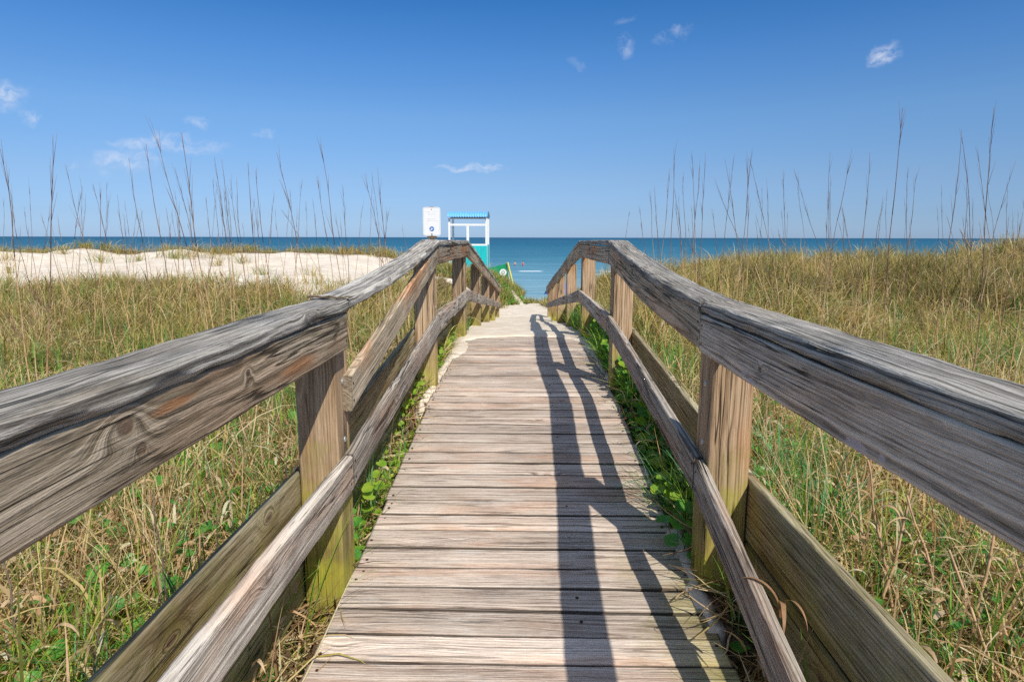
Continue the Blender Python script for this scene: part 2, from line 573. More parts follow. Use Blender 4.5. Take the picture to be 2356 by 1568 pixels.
bpy.context.view_layer.update()
for q in list(board_walk.children):
    nm = q.name.split('.')[0]
    if nm not in ('top_rail', 'middle_rail'): continue
    vs = q.data.vertices
    ys = [v.co.y for v in vs]
    y0_, y1_ = min(ys), max(ys)
    s_ = 1 if q.location.x > 0 else -1
    if q.location.y > 9: continue
    for (ye, sg_) in ((y0_, 1), (y1_, -1)):
        yn = ye + sg_ * .028
        zs = [v.co.z for v in vs if abs(v.co.y - yn) < .07]
        xs = [v.co.x * -s_ for v in vs if abs(v.co.y - yn) < .07]
        for fz in (.25, .72):
            nl = link_mesh('nail', nail_me, None, q)
            nl.location = (-s_ * (max(xs) - .0006), yn + random.uniform(-.006, .006), min(zs) + (max(zs) - min(zs)) * fz)
            nl.rotation_euler = (0, -s_ * math.pi / 2, 0)

# ------------------------------------------------------------------ ground
def trail_x(y):
    return np.interp(y, [0, 20, 22, 24, 27, 34], [0, 0, .1, .6, 1.1, 1.6])


def ground_z(x, y):
    x = np.asarray(x, dtype=float); y = np.asarray(y, dtype=float)
    path = np.interp(y, [-50, 7.6, 8.2, 10, 12.5, 15, 18, 21, 23.5, 28, 36, 45, 60, 70, 90],
                     [.06, .2, .15, -.03, -.31, -.62, -.88, -.98, -1.05, -1.9, -3.0, -3.8, -4.6, -4.9, -6.5])
    near = np.interp(y, [-50, 1, 3.5, 6, 8], [-.18, -.16, -.12, .08, .14])
    beach = np.interp(y, [0, 34, 44, 60, 75, 100], [.5, .45, -3.3, -4.55, -5.0, -7])
    # left dune
    crl = 30 + 3 * np.sin(x * .11 + 1.0) + 2.0 * fbm(x * .13, y * 0 + 3, 5, 3)
    crl = np.where(x > -7, 30 - (x + 7) * .9, crl)
    hl = .56 + .18 * fbm(x * .16, y * .0 + 1, 9, 3) + .10 * np.clip((-x - 12) / 8, 0, 1)
    hl = np.where(x > -7, hl - (x + 7) * .145, hl)
    z_l = np.interp(y, [-50, 3, 9, 14], [-.14, -.10, -.06, .06]) + .12 * fbm(x * .5, y * .5, 44, 2) * sstep(6, 11, y)
    rise = sstep(14.0, 1.0 * crl, y)
    z_l = z_l + (hl - .06) * rise + rise * (1 - sstep(26, 36, y)) * .45 * fbm(x * .32, y * .22, 46, 3)
    fall = sstep(crl, crl + np.interp(x, [-7, -3], [12, 7]), y)
    bl = np.interp(y - crl, [0, 10, 26, 41, 70], [.1, -2.6, -4.4, -5.0, -7])
    z_l = z_l * (1 - fall) + bl * fall
    # right dune
    crr = 14 + 2.5 * fbm(x * .2, y * 0, 21, 3) + .1 * np.clip(x, 0, 30)
    hr = .17 + .046 * np.clip(x - 1, 0, 12) + .34 * fbm(x * .33, y * .2, 31, 3)
    z_r = np.interp(y, [-50, 2, 5], [-.15, -.10, -.02]) + hr * sstep(3.5, crr, y)
    fr = sstep(crr + 1, crr + np.interp(x, [0, 3, 8], [10, 12, 22]), y)
    br = np.interp(y - crr, [0, 14, 28, 46, 70], [-.2, -1.9, -4.1, -5.0, -7])
    z_r = z_r * (1 - fr) + br * fr
    side = np.where(x < 0, z_l, z_r)
    # bumps
    side = side + (.10 + .20 * sstep(6, 11, y) * (x > 0) + .08 * sstep(6, 11, y)) * fbm(x * .7, y * .7, 41, 3) * sstep(1.2, 2.5, np.abs(x)) + .05 * fbm(x * 2.3, y * 2.3, 43, 3)
    ax = np.abs(x - np.where(y > 17, trail_x(y), 0))
    wl = np.interp(y, [0, 8, 12, 18, 21.5, 23.5, 30], [0.9, .95, 1.0, .85, .7, .12, .2])
    wf = np.interp(y, [0, 6, 12, 18, 22, 30], [.6, .9, 1.8, 1.6, 1.5, 1.8])
    b = sstep(wl, wl + wf, ax)
    base = np.where(y < 7.6, near, path)
    z = base * (1 - b) + side * b
    # sand banks creeping on to the deck
    dz = np.interp(y, [p[0] for p in DECK], [p[1] for p in DECK])
    nz = .09 * fbm(x * 3.1, y * 3.1, 51, 4) + .03 * fbm(x * 14, y * 14, 57, 3)
    edge = np.interp(y, [1.8, 2.5, 3.2, 3.8, 5, 6.2, 7.2, 7.45, 7.65], [.95, .95, .92, .80, .70, .66, .62, .45, -.2])
    edge = np.where((x > 0) & (y > 2.0) & (y < 2.75), .655, edge)
    over = np.clip((np.abs(x) + nz - edge) / .10, -1, 1)
    inner = (np.abs(x) < .70) & (y < 8.3) & (y > -5)
    zi = np.where(over > 0, dz + .004 + .016 * over, dz - .05 + .05 * np.clip(over, -1, 0))
    z = np.where(inner, zi, z)
    rim = (np.abs(x) >= .70) & (np.abs(x) < .98) & (y < 8.3) & (y > 1.9)
    t = sstep(.70, .98, np.abs(x))
    zrim = np.where(over > 0, dz + .015, z)
    z = np.where(rim, zrim * (1 - t) + z * t, z)
    sandy = sstep(7.4, 9, y) * (1 - sstep(19, 21, y)) * (1 - b)
    z = z + .02 * fbm(x * 4, y * 3, 61, 3) * sandy
    return z


def veg(x, y):
    """how overgrown the sand is, 0..1"""
    x = np.asarray(x, dtype=float); y = np.asarray(y, dtype=float)
    le = 15.6 + 4.6 * fbm(x * .45, y * 0 + 2, 71, 4) + np.where(x > -3.5, 3.0, 0)
    left = 1 - sstep(le - .6, le + .9, y)
    crl = 30 + 3 * np.sin(x * .11 + 1.0) + 2.0 * fbm(x * .13, y * 0 + 3, 5, 3)
    crl = np.where(x > -7, 30 - (x + 7) * .9, crl)
    tuft = sstep(.10, .36, fbm(x * .55, y * .35, 77, 3)) * sstep(15, 18, y)
    crest = (1 - sstep(.4, 2.2, np.abs(y - crl - 1.2))) * .75
    left = np.maximum(left, np.maximum(crest, .42 * tuft))
    right = 1 - sstep(32, 36, y)
    v = np.where(x < 0, left, right)
    ax = np.abs(x - np.where(y > 17, trail_x(y), 0))
    wl = np.interp(y, [0, 4, 6.5, 8, 9, 17.5, 21.8, 23, 30], [.66, .67, .72, .78, .9, .88, .72, .15, .2]) + .07 * fbm(x * 3, y * 2, 79, 3)
    v = v * sstep(wl, wl + .12, ax)
    # mound at the end of the handrails
    md = (y > 20.5) & (y < 29) & (np.abs(x) < 4)
    v = np.where(md, np.maximum(v, sstep(wl, wl + .15, ax)), v)
    scar = np.abs(x - (.0 - .28 * (y - 22.6))) + .06 * fbm(x * 9, y * 5, 83, 2)
    v = np.where((y > 22) & (y < 25.6) & (scar < .17), 0, v)
    return np.clip(v, 0, 1)


def axis_pts(segs):
    out = [segs[0][0]]
    for a, b, st in segs:
        n = max(1, int(round((b - a) / st)))
        out += list(np.linspace(a, b, n + 1)[1:])
    return np.array(out)


gx = axis_pts([(-400, -60, 10), (-60, -20, 1.2), (-20, -6, .3), (-6, -1.2, .09), (-1.2, 1.2, .022), (1.2, 6, .09), (6, 20, .3), (20, 60, 1.2), (60, 400, 10)])
gy = axis_pts([(-20, -1, 1.0), (-1, 1.5, .10), (1.5, 8.6, .035), (8.6, 20, .10), (20, 46, .3), (46, 95, 1.5)])
GX, GY = np.meshgrid(gx, gy)
GZ = ground_z(GX, GY)
VG = veg(GX, GY)
co = np.stack([GX.ravel(), GY.ravel(), GZ.ravel()], 1)
nx, ny = len(gx), len(gy)
ii = (np.arange(ny - 1)[:, None] * nx + np.arange(nx - 1)[None, :]).ravel()
quads = np.stack([ii, ii + 1, ii + 1 + nx, ii + nx], 1)
me = mesh_np('ground', co, quads, attrs={'veg': VG.ravel()})

m, n, bs, out = new_mat('dune_sand')
geo = n.node('ShaderNodeNewGeometry'); pos = geo.outputs['Position']
v = n.attr('veg').outputs['Fac']
s1 = n.noise(pos, 3.0, 5, .6); s2 = n.noise(pos, 160.0, 2, .6)
sand = n.mix(n.rng(s1, .35, .65), (.62, .53, .42), (.77, .69, .58))
sand = n.mix(n.math('MULTIPLY', n.rng(s2, .35, .6, 1, 0), .25), sand, (.40, .32, .24))
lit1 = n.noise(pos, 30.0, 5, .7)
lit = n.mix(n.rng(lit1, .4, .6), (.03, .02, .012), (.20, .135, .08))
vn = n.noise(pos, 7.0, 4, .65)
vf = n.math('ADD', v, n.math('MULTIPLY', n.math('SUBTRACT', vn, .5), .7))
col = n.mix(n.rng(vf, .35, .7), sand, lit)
spy = n.node('ShaderNodeSeparateXYZ'); n.l.new(pos, spy.inputs[0])
wet = n.rng(spy.outputs[2], -4.6, -4.0, 1, 0)
col = n.mix(n.math('MULTIPLY', wet, .6), col, (.25, .2, .15))
n.l.new(col, bs.inputs['Base Color'])
bs.inputs['Roughness'].default_value = .95
bs.inputs['Specular IOR Level'].default_value = .1
b = n.node('ShaderNodeBump'); b.inputs['Strength'].default_value = .6; b.inputs['Distance'].default_value = .02
n.l.new(n.math('ADD', n.noise(pos, 9.0, 6, .6), n.math('MULTIPLY', n.noise(pos, 90.0, 2, .6), .15)), b.inputs['Height'])
n.l.new(b.outputs[0], bs.inputs['Normal'])
M['sand'] = m
tag(link_mesh('ground', me, m), 'white dune sand and littered soil under the grass', kind='structure')

# ------------------------------------------------------------------ sea
SEA = -4.6
m, n, bs, out = new_mat('sea_water')
geo = n.node('ShaderNodeNewGeometry'); pos = geo.outputs['Position']
sp = n.node('ShaderNodeSeparateXYZ'); n.l.new(pos, sp.inputs[0])
yy = sp.outputs[1]
ly = n.math('LOGARITHM', n.math('MAXIMUM', yy, 20.0), 10.0)
w1 = n.noise(n.vmath('MULTIPLY', pos, (.05, .16, 0)), 1.0, 5, .6)
w2 = n.noise(n.vmath('MULTIPLY', pos, (.006, .03, 0)), 1.0, 4, .6)
lyn = n.math('ADD', ly, n.math('MULTIPLY', n.math('SUBTRACT', w1, .5), .22))
col = n.ramp(n.rng(lyn, 1.7, 3.6), [(0.0, (.26, .40, .44)), (.16, (.15, .32, .39)), (.30, (.045, .185, .255)), (.55, (.010, .115, .185)), (1.0, (.004, .075, .135))])
col = n.mix(n.rng(w2, .4, .65), col, n.mix(1.0, col, (.80, .88, .93), 'MULTIPLY'))
rip = n.noise(n.vmath('MULTIPLY', pos, (.10, .55, 0)), 1.0, 5, .7)
rip2 = n.noise(n.vmath('MULTIPLY', pos, (.02, .12, 0)), 1.0, 4, .65)
col = n.mix(n.rng(n.math('ADD', n.math('MULTIPLY', rip, .5), n.math('MULTIPLY', rip2, .5)), .42, .58), n.mix(1.0, col, (.70, .78, .84), 'MULTIPLY'), n.mix(1.0, col, (1.25, 1.15, 1.10), 'MULTIPLY'))
# breaking foam: narrow crests parallel to the shore
fw = n.noise(n.vmath('MULTIPLY', pos, (.09, .02, 0)), 1.0, 3, .6)
foams = None
for (yc, hw_, lo, hi) in ((113.5, 1.8, .54, .60), (105, .9, .60, .66), (82, 1.0, .60, .66), (62, 1.0, .5, .6)):
    yo = n.math('ADD', yy, n.math('MULTIPLY', n.math('SUBTRACT', n.noise(n.vmath('MULTIPLY', pos, (.12, .0, 0)), 1.0, 4, .6), .5), 4.0))
    band = n.rng(n.math('ABSOLUTE', n.math('SUBTRACT', yo, yc)), 0, hw_, 1, 0)
    seg = n.rng(n.noise(n.vmath('ADD', n.vmath('MULTIPLY', pos, (.11, .0, 0)), (yc, 0, 0)), 1.0, 2, .5), lo - .04, hi - .04)
    f = n.math('MULTIPLY', band, seg)
    foams = f if foams is None else n.math('MAXIMUM', foams, f)
fb = n.noise(n.vmath('MULTIPLY', pos, (1.0, 3.0, 0)), 1.0, 4, .7)
fo = n.rng(n.math('MULTIPLY', foams, n.math('ADD', fb, .45)), .25, .55)
col = n.mix(fo, col, (.88, .90, .90))
n.l.new(col, bs.inputs['Base Color'])
bs.inputs['Roughness'].default_value = .38
bs.inputs['IOR'].default_value = 1.33
bs.inputs['Specular IOR Level'].default_value = .10
b = n.node('ShaderNodeBump'); b.inputs['Strength'].default_value = .6; b.inputs['Distance'].default_value = .35
hh = n.math('ADD', n.noise(n.vmath('MULTIPLY', pos, (.15, .6, 0)), 1.0, 5, .6), n.math('MULTIPLY', n.noise(n.vmath('MULTIPLY', pos, (.8, 2.2, 0)), 1.0, 4, .6), .25))
n.l.new(hh, b.inputs['Height']); n.l.new(b.outputs[0], bs.inputs['Normal'])
M['sea'] = m
sx_ = np.array([-40000, -3000, -400, 400, 3000, 40000.]); sy_ = np.array([40, 300, 2000, 40000.])
SX, SY = np.meshgrid(sx_, sy_)
co = np.stack([SX.ravel(), SY.ravel(), np.full(SX.size, SEA)], 1)
ii = (np.arange(len(sy_) - 1)[:, None] * len(sx_) + np.arange(len(sx_) - 1)[None, :]).ravel()
me = mesh_np('sea', co, np.stack([ii, ii + 1, ii + 1 + len(sx_), ii + len(sx_)], 1), smooth=False)
tag(link_mesh('sea', me, m), 'calm blue green sea with small breakers', kind='structure')


# ------------------------------------------------------------------ grass
def grass_mat(name, rough=.6, trans=.42):
    m, n, bs, out = new_mat(name)
    a = n.attr('tint').outputs['Vector']
    geo = n.node('ShaderNodeNewGeometry')
    f = n.noise(geo.outputs['Position'], 60, 2, .5)
    col = n.mix(n.rng(f, .3, .7), n.mix(1.0, a, (.8, .78, .72), 'MULTIPLY'), a)
    n.l.new(col, bs.inputs['Base Color'])
    bs.inputs['Roughness'].default_value = rough
    bs.inputs['Specular IOR Level'].default_value = .25
    tr = n.node('ShaderNodeBsdfTranslucent'); n.l.new(n.mix(1.0, col, (1.1, 1.1, .6), 'MULTIPLY'), tr.inputs[0])
    mx = n.node('ShaderNodeMixShader'); mx.inputs[0].default_value = trans
    n.l.new(bs.outputs[0], mx.inputs[1]); n.l.new(tr.outputs[0], mx.inputs[2])
    n.l.new(mx.outputs[0], out.inputs[0])
    return m


M['grass'] = grass_mat('grass_blade')

TAN = np.array([(.82, .58, .33), (.78, .53, .29), (.86, .70, .46), (.55, .36, .18), (.80, .64, .34), (.70, .54, .24)])
OLIVE = np.array([(.52, .44, .13), (.36, .34, .09), (.66, .50, .19), (.28, .25, .07), (.60, .44, .16), (.70, .53, .24)])
GREEN = np.array([(.16, .36, .04), (.24, .46, .06), (.12, .36, .12), (.36, .50, .05), (.08, .20, .03), (.16, .42, .14)])
BROWN = np.array([(.22, .13, .07), (.16, .10, .06), (.30, .19, .11)])


def blades(xy, z0, L, w, th0, curl, head, tint, seg=5, twist=0.0, base_tint=.8):
    """ribbon blades; th0 = start angle from vertical, curl = added angle over the length"""
    N = len(L)
    ts = np.linspace(0, 1, seg + 1)
    th = th0[:, None] + curl[:, None] * (ts[None, :] ** 1.3)
    hd = head[:, None] + twist * np.cumsum(rng.normal(0, 1, (N, seg + 1)), 1) * .25
    dl = (L / seg)[:, None]
    dx = np.sin(th) * np.cos(hd) * dl; dy = np.sin(th) * np.sin(hd) * dl; dz = np.cos(th) * dl
    px = xy[:, 0:1] + np.concatenate([np.zeros((N, 1)), np.cumsum(dx[:, :-1], 1)], 1)
    py = xy[:, 1:2] + np.concatenate([np.zeros((N, 1)), np.cumsum(dy[:, :-1], 1)], 1)
    pz = z0[:, None] + np.concatenate([np.zeros((N, 1)), np.cumsum(dz[:, :-1], 1)], 1)
    pz = np.maximum(pz, z0[:, None] + .004)
    prof = np.clip(np.minimum(.55 + ts * 2.0, 1.0) * (1 - ts ** 2.2), .06, 1)
    side = hd + np.pi / 2
    wx = np.cos(side) * w[:, None] * prof[None] * .5; wy = np.sin(side) * w[:, None] * prof[None] * .5
    tz = rng.uniform(-.6, .6, (N, 1)) * w[:, None] * prof[None] * .5
    a = np.stack([px + wx, py + wy, pz + tz], 2); b_ = np.stack([px - wx, py - wy, pz - tz], 2)
    S = seg + 1
    co = np.concatenate([a, b_], 1).reshape(-1, 3)
    base = (np.arange(N) * 2 * S)[:, None]
    k = np.arange(seg)[None]
    q = np.stack([base + k, base + k + 1, base + S + k + 1, base + S + k], 2).reshape(-1, 4)
    tt = np.repeat(tint[:, None, :], 2 * S, 1)
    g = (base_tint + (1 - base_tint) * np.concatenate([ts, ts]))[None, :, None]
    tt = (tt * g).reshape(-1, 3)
    return co, q, tt


def build_blades(name, parts, label, cat):
    off = 0; C = []; Q = []; T = []
    for c, q, t in parts:
        C.append(c); Q.append(q + off); T.append(t); off += len(c)
    me = mesh_np(name, np.concatenate(C), np.concatenate(Q), attrs={'tint': np.concatenate(T)})
    return tag(link_mesh(name, me, M['grass']), label, cat, kind='stuff')


def sample(side, y0, y1, dens):
    """points on one side of the walk, inside what could be seen"""
    xm = 1.02 * y1 + 1.6
    nn = int(dens * (y1 - y0) * (xm - .7))
    x = rng.uniform(.72, xm, nn); y = rng.uniform(y0, y1, nn)
    k = x < (1.02 * y + 1.6)
    x = x[k] * side; y = y[k]
    k = rng.random(len(x)) < veg(x, y)
    return x[k], y[k]


def pick(pal, n):
    c = pal[rng.integers(0, len(pal), n)]
    return np.minimum(c * rng.uniform(.75, 1.3, (n, 1)), .9)


bands = [(.3, 2.6, 850, 1.5), (2.6, 5, 700, 1.6), (5, 9, 460, 2.0), (9, 16, 250, 2.5), (16, 32, 110, 3.2)]
dry, grn, lit = [], [], []
for side in (-1, 1):
    for (y0, y1, dn, ws) in bands:
        # curly dry and olive blades
        x, y = sample(side, y0, y1, dn)
        patch = fbm(x * .8, y * .8, 91, 3)
        near_walk = np.abs(x) < 1.35
        keep = rng.random(len(x)) < np.clip(.85 + patch * .8, .15, 1) * np.where(near_walk & (y < 9), .6, 1)
        x, y, patch = x[keep], y[keep], patch[keep]
        N = len(x)
        far = sstep(4.0, 9, y)
        sel = rng.random(N)
        tint = pick(TAN, N)
        ol = pick(OLIVE, N)
        mix = (sel < (.10 + .38 * far)) | (patch > .40)
        tint[mix] = ol[mix]
        bw = rng.random(N) < .10; tint[bw] = pick(BROWN, bw.sum())
        L = rng.gamma(6, .055, N) * (1 + .35 * far) * (.85 + .5 * np.clip(patch, -.4, .6))
        L = np.clip(L * (.35 + 1.5 * np.clip(fbm(x * 1.2, y * 1.2, 99, 2) + .5, 0, 1)), .08, .85)
        L = L * np.where(np.abs(x) < 1.3, .75, 1)
        w = rng.uniform(.003, .0075, N) * ws
        th0 = rng.uniform(.05, .75, N); curl = rng.normal(1.2, .9, N)
        nr = (y < 4.2) & (rng.random(N) < .62)
        th0[nr] = rng.uniform(.3, 1.4, nr.sum()); L[nr] *= .82; w[nr] *= 1.2
        fr_ = (y > 5) & (rng.random(N) < .55)
        curl[fr_] = rng.normal(2.3, .6, fr_.sum())
        head = rng.uniform(0, 2 * np.pi, N)
        wind = rng.random(N) < .5
        head[wind] = rng.normal(.2, .7, wind.sum())
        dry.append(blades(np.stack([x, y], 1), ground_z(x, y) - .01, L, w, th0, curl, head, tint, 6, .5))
        # green blades in patches
        x, y = sample(side, y0, y1, dn * (.5 if y0 < 8 else .28))
        patch = fbm(x * 1.1 + 7, y * 1.1, 95, 3)
        nw = (np.abs(x) < 1.6) & (y > 2.4)
        keep = rng.random(len(x)) < np.clip(.26 + patch * 2.2 + np.where(nw, .45, 0), .05, 1)
        x, y = x[keep], y[keep]; N = len(x)
        tint = pick(GREEN, N)
        far = sstep(5, 12, y)[:, None]
        tint = tint * (1 - .4 * far) + pick(OLIVE, N) * .4 * far
        L = np.clip(rng.gamma(7, .05, N), .12, .65) * np.where(np.abs(x) < 1.3, .75, 1)
        w = rng.uniform(.003, .0065, N) * ws
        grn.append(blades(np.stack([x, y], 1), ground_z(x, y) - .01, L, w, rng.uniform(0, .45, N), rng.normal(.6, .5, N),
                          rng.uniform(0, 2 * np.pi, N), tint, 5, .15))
        # lying straw
        if y0 < 9:
            x, y = sample(side, y0, y1, dn * (1.5 if y0 < 5 else .5))
            N = len(x)
            tint = pick(TAN, N); bw = rng.random(N) < .28; tint[bw] = pick(BROWN, bw.sum())
            lit.append(blades(np.stack([x, y], 1), ground_z(x, y) + rng.uniform(0, .13, N), rng.uniform(.08, .34, N), rng.uniform(.003, .007, N) * ws,
                              rng.uniform(1.15, 1.75, N), rng.normal(0, .35, N), rng.uniform(0, 2 * np.pi, N), tint, 4, .5, 1.0))

# clumps: fountains of long blades
def clumps(pts, lst, pal, nb=(25, 60), Lr=(.3, .7), wr=(.003, .006), spread=.09, lean=.35, crl=1.3):
    for (cx, cy) in pts:
        k = random.randint(*nb)
        ang = rng.uniform(0, 2 * np.pi, k); rad = np.abs(rng.normal(0, spread, k))
        x = cx + rad * np.cos(ang); y = cy + rad * np.sin(ang)
        ok = np.abs(x) > .90
        if cy > 17: ok = np.abs(x) > -1
        if ok.sum() < 3: continue
        x = x[ok]; y = y[ok]; ang = ang[ok]; k = len(x)
        ws = 1 + max(0, cy - 4) * .11
        lst.append(blades(np.stack([x, y], 1), ground_z(x, y) - .01, rng.uniform(*Lr, k), rng.uniform(*wr, k) * ws,
                          rng.uniform(.0, lean, k), rng.normal(crl, .45, k), ang + rng.normal(0, .5, k), pick(pal, k), 7, .2))

def rpts(n, side, y0, y1):
    out = []
    while len(out) < n:
        y = random.uniform(y0, y1); x = random.uniform(.98, 1.0 * y + 1.2) * side
        if float(veg(x, y)) > .6: out.append((x, y))
    return out

for side in (-1, 1):
    clumps(rpts(45, side, 1.2, 6), grn, GREEN, Lr=(.25, .55))
    clumps(rpts(60, side, 1.2, 6), dry, TAN, Lr=(.25, .65))
    clumps(rpts(170, side, 6, 16), dry, OLIVE, Lr=(.3, .7))
    clumps(rpts(60, side, 6, 16), grn, GREEN * .9 + .03, Lr=(.3, .65))
    clumps(rpts(80, side, 6, 16), dry, TAN, Lr=(.3, .7))
def ipts(n, side, y0, y1, xa, xb):
    return [(side * random.uniform(xa, xb), random.uniform(y0, y1)) for _ in range(n)]
def inner_clumps(pts, lst, pal, Lr, nb=(10, 22)):
    for (cx, cy) in pts:
        k = random.randint(*nb); ang = rng.uniform(0, 2 * np.pi, k); rad = np.abs(rng.normal(0, .035, k))
        x = cx + rad * np.cos(ang); y = cy + rad * np.sin(ang)
        lst.append(blades(np.stack([x, y], 1), ground_z(x, y) - .01, rng.uniform(*Lr, k), rng.uniform(.003, .006, k) * (1 + max(0, cy - 4) * .1),
                          rng.uniform(.0, .5, k), rng.normal(1.0, .5, k), ang, pick(pal, k), 6, .2))
inner_clumps(ipts(60, 1, 2.6, 6.0, .73, .92), grn, GREEN * 1.35, (.18, .48), (8, 18))
inner_clumps(ipts(30, 1, 5.2, 9.5, .74, 1.0), grn, GREEN * 1.1, (.25, .6))
inner_clumps(ipts(10, 1, 2.5, 3.3, .73, .82), grn, GREEN * 1.3, (.35, .6), (8, 14))
inner_clumps(ipts(10, -1, 2.6, 4.2, .74, .84), grn, GREEN * 1.3, (.25, .48), (8, 14))
inner_clumps(ipts(14, -1, 1.2, 3.2, .74, .84), grn, GREEN * 1.1, (.12, .35), (8, 14))
inner_clumps(ipts(20, 1, 9.5, 17.5, .9, 1.15), grn, GREEN, (.25, .55))
inner_clumps(ipts(20, -1, 3.2, 8.5, .74, .95), grn, GREEN, (.12, .34))
inner_clumps(ipts(16, -1, 8.5, 17.5, .95, 1.2), dry, OLIVE, (.2, .5))
inner_clumps(ipts(16, 1, 2.8, 5.0, .76, .85), dry, BROWN, (.1, .25))
clumps(rpts(150, 1, 12, 22), dry, OLIVE, Lr=(.35, .8))
crpts = []
while len(crpts) < 90:
    x = random.uniform(2.0, 15); y = random.uniform(9, 17)
    if float(fbm(x * .5, 3.0, 123, 3)) > -.15: crpts.append((x, y))
clumps(crpts, dry, np.concatenate([OLIVE, TAN]), nb=(25, 60), Lr=(.35, .95), spread=.2, lean=.6, crl=1.5)
DARKG = np.array([(.20, .15, .07), (.15, .15, .05), (.26, .20, .10), (.13, .16, .05)])
LIGHTG = np.array([(.80, .64, .38), (.70, .60, .30), (.78, .58, .34)])
for side in (-1, 1):
    clumps(rpts(190, side, 6.5, 17), dry, DARKG, nb=(30, 60), Lr=(.2, .55), spread=.16, lean=.6, crl=1.5)
    clumps(rpts(120, side, 6, 17), dry, LIGHTG, nb=(15, 40), Lr=(.3, .6), wr=(.004, .008), spread=.15, lean=.6, crl=2.2)
    clumps(rpts(60, side, 3.0, 7), dry, LIGHTG, nb=(12, 30), Lr=(.25, .6), wr=(.005, .010), spread=.10, lean=.4, crl=1.8)
    clumps(rpts(40, side, 3.0, 7), grn, GREEN * 1.15, nb=(20, 40), Lr=(.25, .55), wr=(.005, .009), spread=.10, lean=.4, crl=.7)
    clumps(rpts(64, side, 1.0, 3.8), grn, np.array([(.42, .55, .06), (.34, .50, .07), (.30, .46, .05)]), nb=(16, 40), Lr=(.18, .48), wr=(.004, .007), spread=.08, lean=.4, crl=.9)
clumps([(random.uniform(4.0, 10), random.uniform(9.5, 13)) for _ in range(60)], dry, DARKG, nb=(40, 70), Lr=(.4, .95), spread=.25, lean=.5, crl=1.4)
# stiff jointed straw stems and wide curling leaves close by
for side in (-1, 1):
    x, y = sample(side, .8, 4.4, 75)
    N = len(x)
    dry.append(blades(np.stack([x, y], 1), ground_z(x, y) - .01, rng.uniform(.25, .58, N), rng.uniform(.007, .012, N), rng.uniform(0, .45, N), rng.normal(.15, .2, N),
                      rng.uniform(0, 2 * np.pi, N), pick(np.array([(.82, .56, .36), (.70, .40, .22), (.86, .66, .44), (.48, .27, .15)]), N), 6, .1))
    x, y = sample(side, .8, 4.4, 160)
    N = len(x)
    dry.append(blades(np.stack([x, y], 1), ground_z(x, y) + rng.uniform(.02, .30, N), rng.uniform(.06, .17, N), rng.uniform(.009, .017, N), rng.uniform(0, 1.2, N), rng.normal(3.0, .9, N),
                      rng.uniform(0, 2 * np.pi, N), pick(np.array([(.80, .58, .38), (.86, .68, .48), (.66, .44, .26)]), N), 8, .3))
# wide blue green blades behind the first right post
clumps([(random.uniform(1.02, 1.75), random.uniform(2.5, 4.2)) for _ in range(14)], grn, np.array([(.16, .42, .20), (.22, .50, .20), (.12, .34, .16)]), nb=(12, 24), Lr=(.25, .5), wr=(.006, .011), spread=.07, lean=.5, crl=.7)
# tufts on the bare dune and along its crest
crest = []
for _ in range(760):
    x = random.uniform(-30, -3.0); y = random.uniform(14.5, 36)
    if random.random() < float(veg(x, y)) * 1.2 + (.10 if y < 24 else 0): crest.append((x, y))
clumps(crest, dry, OLIVE, nb=(25, 60), Lr=(.25, .6), spread=.22, lean=.5)
clumps(crest[::2], grn, GREEN + .05, nb=(20, 40), Lr=(.25, .6), spread=.3, lean=.5)
# the mound where the walk ends
md = []
for _ in range(620):
    x = random.uniform(-3.4, 2.4); y = random.uniform(21, 28.5)
    if random.random() < float(veg(x, y)): md.append((x, y))
clumps(md, grn, np.concatenate([GREEN, OLIVE]), nb=(18, 40), Lr=(.15, .42), spread=.16, lean=.6, crl=.9)
clumps(md[::2], dry, np.concatenate([TAN, OLIVE]), nb=(15, 30), Lr=(.2, .48), spread=.16, lean=.5, crl=.9)
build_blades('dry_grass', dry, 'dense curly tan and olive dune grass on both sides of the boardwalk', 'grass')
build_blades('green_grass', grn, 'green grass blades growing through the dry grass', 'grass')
build_blades('straw_litter', lit, 'fallen straw lying flat on the ground under the grass', 'straw')


# ------------------------------------------------------------------ leafy plants
def leaf_geo(c, r, nrm, notch_dir, cup=.15, heart=False, seg=14):
    """round leaf with a notch, slightly cupped, centre c"""
    nrm = Vector(nrm).normalized()
    u = Vector((math.cos(notch_dir), math.sin(notch_dir), 0)); u = (u - nrm * u.dot(nrm)).normalized()
    v_ = nrm.cross(u)
    vs = [Vector(c)]
    for ringk, rf in ((0, .55), (1, 1.0)):
        for i in range(seg):
            a = 2 * math.pi * i / seg
            rad = r * rf * (1 + .05 * math.sin(a * 5 + c[0] * 90))
            if abs(math.atan2(math.sin(a), math.cos(a))) < .25: rad *= (.55 if ringk else .8)
            if heart: rad *= (.82 + .3 * max(0, -math.cos(a)) ** 3)
            h = cup * r * (rf ** 2) * (1 + .5 * math.sin(a * 3 + c[1] * 70))
            vs.append(Vector(c) + u * math.cos(a) * rad + v_ * math.sin(a) * rad + nrm * h)
    fs = []
    for i in range(seg):
        j = (i + 1) % seg
        fs.append((0, 1 + i, 1 + j))
        fs.append((1 + i, 1 + seg + i, 1 + seg + j, 1 + j))
    return vs, fs


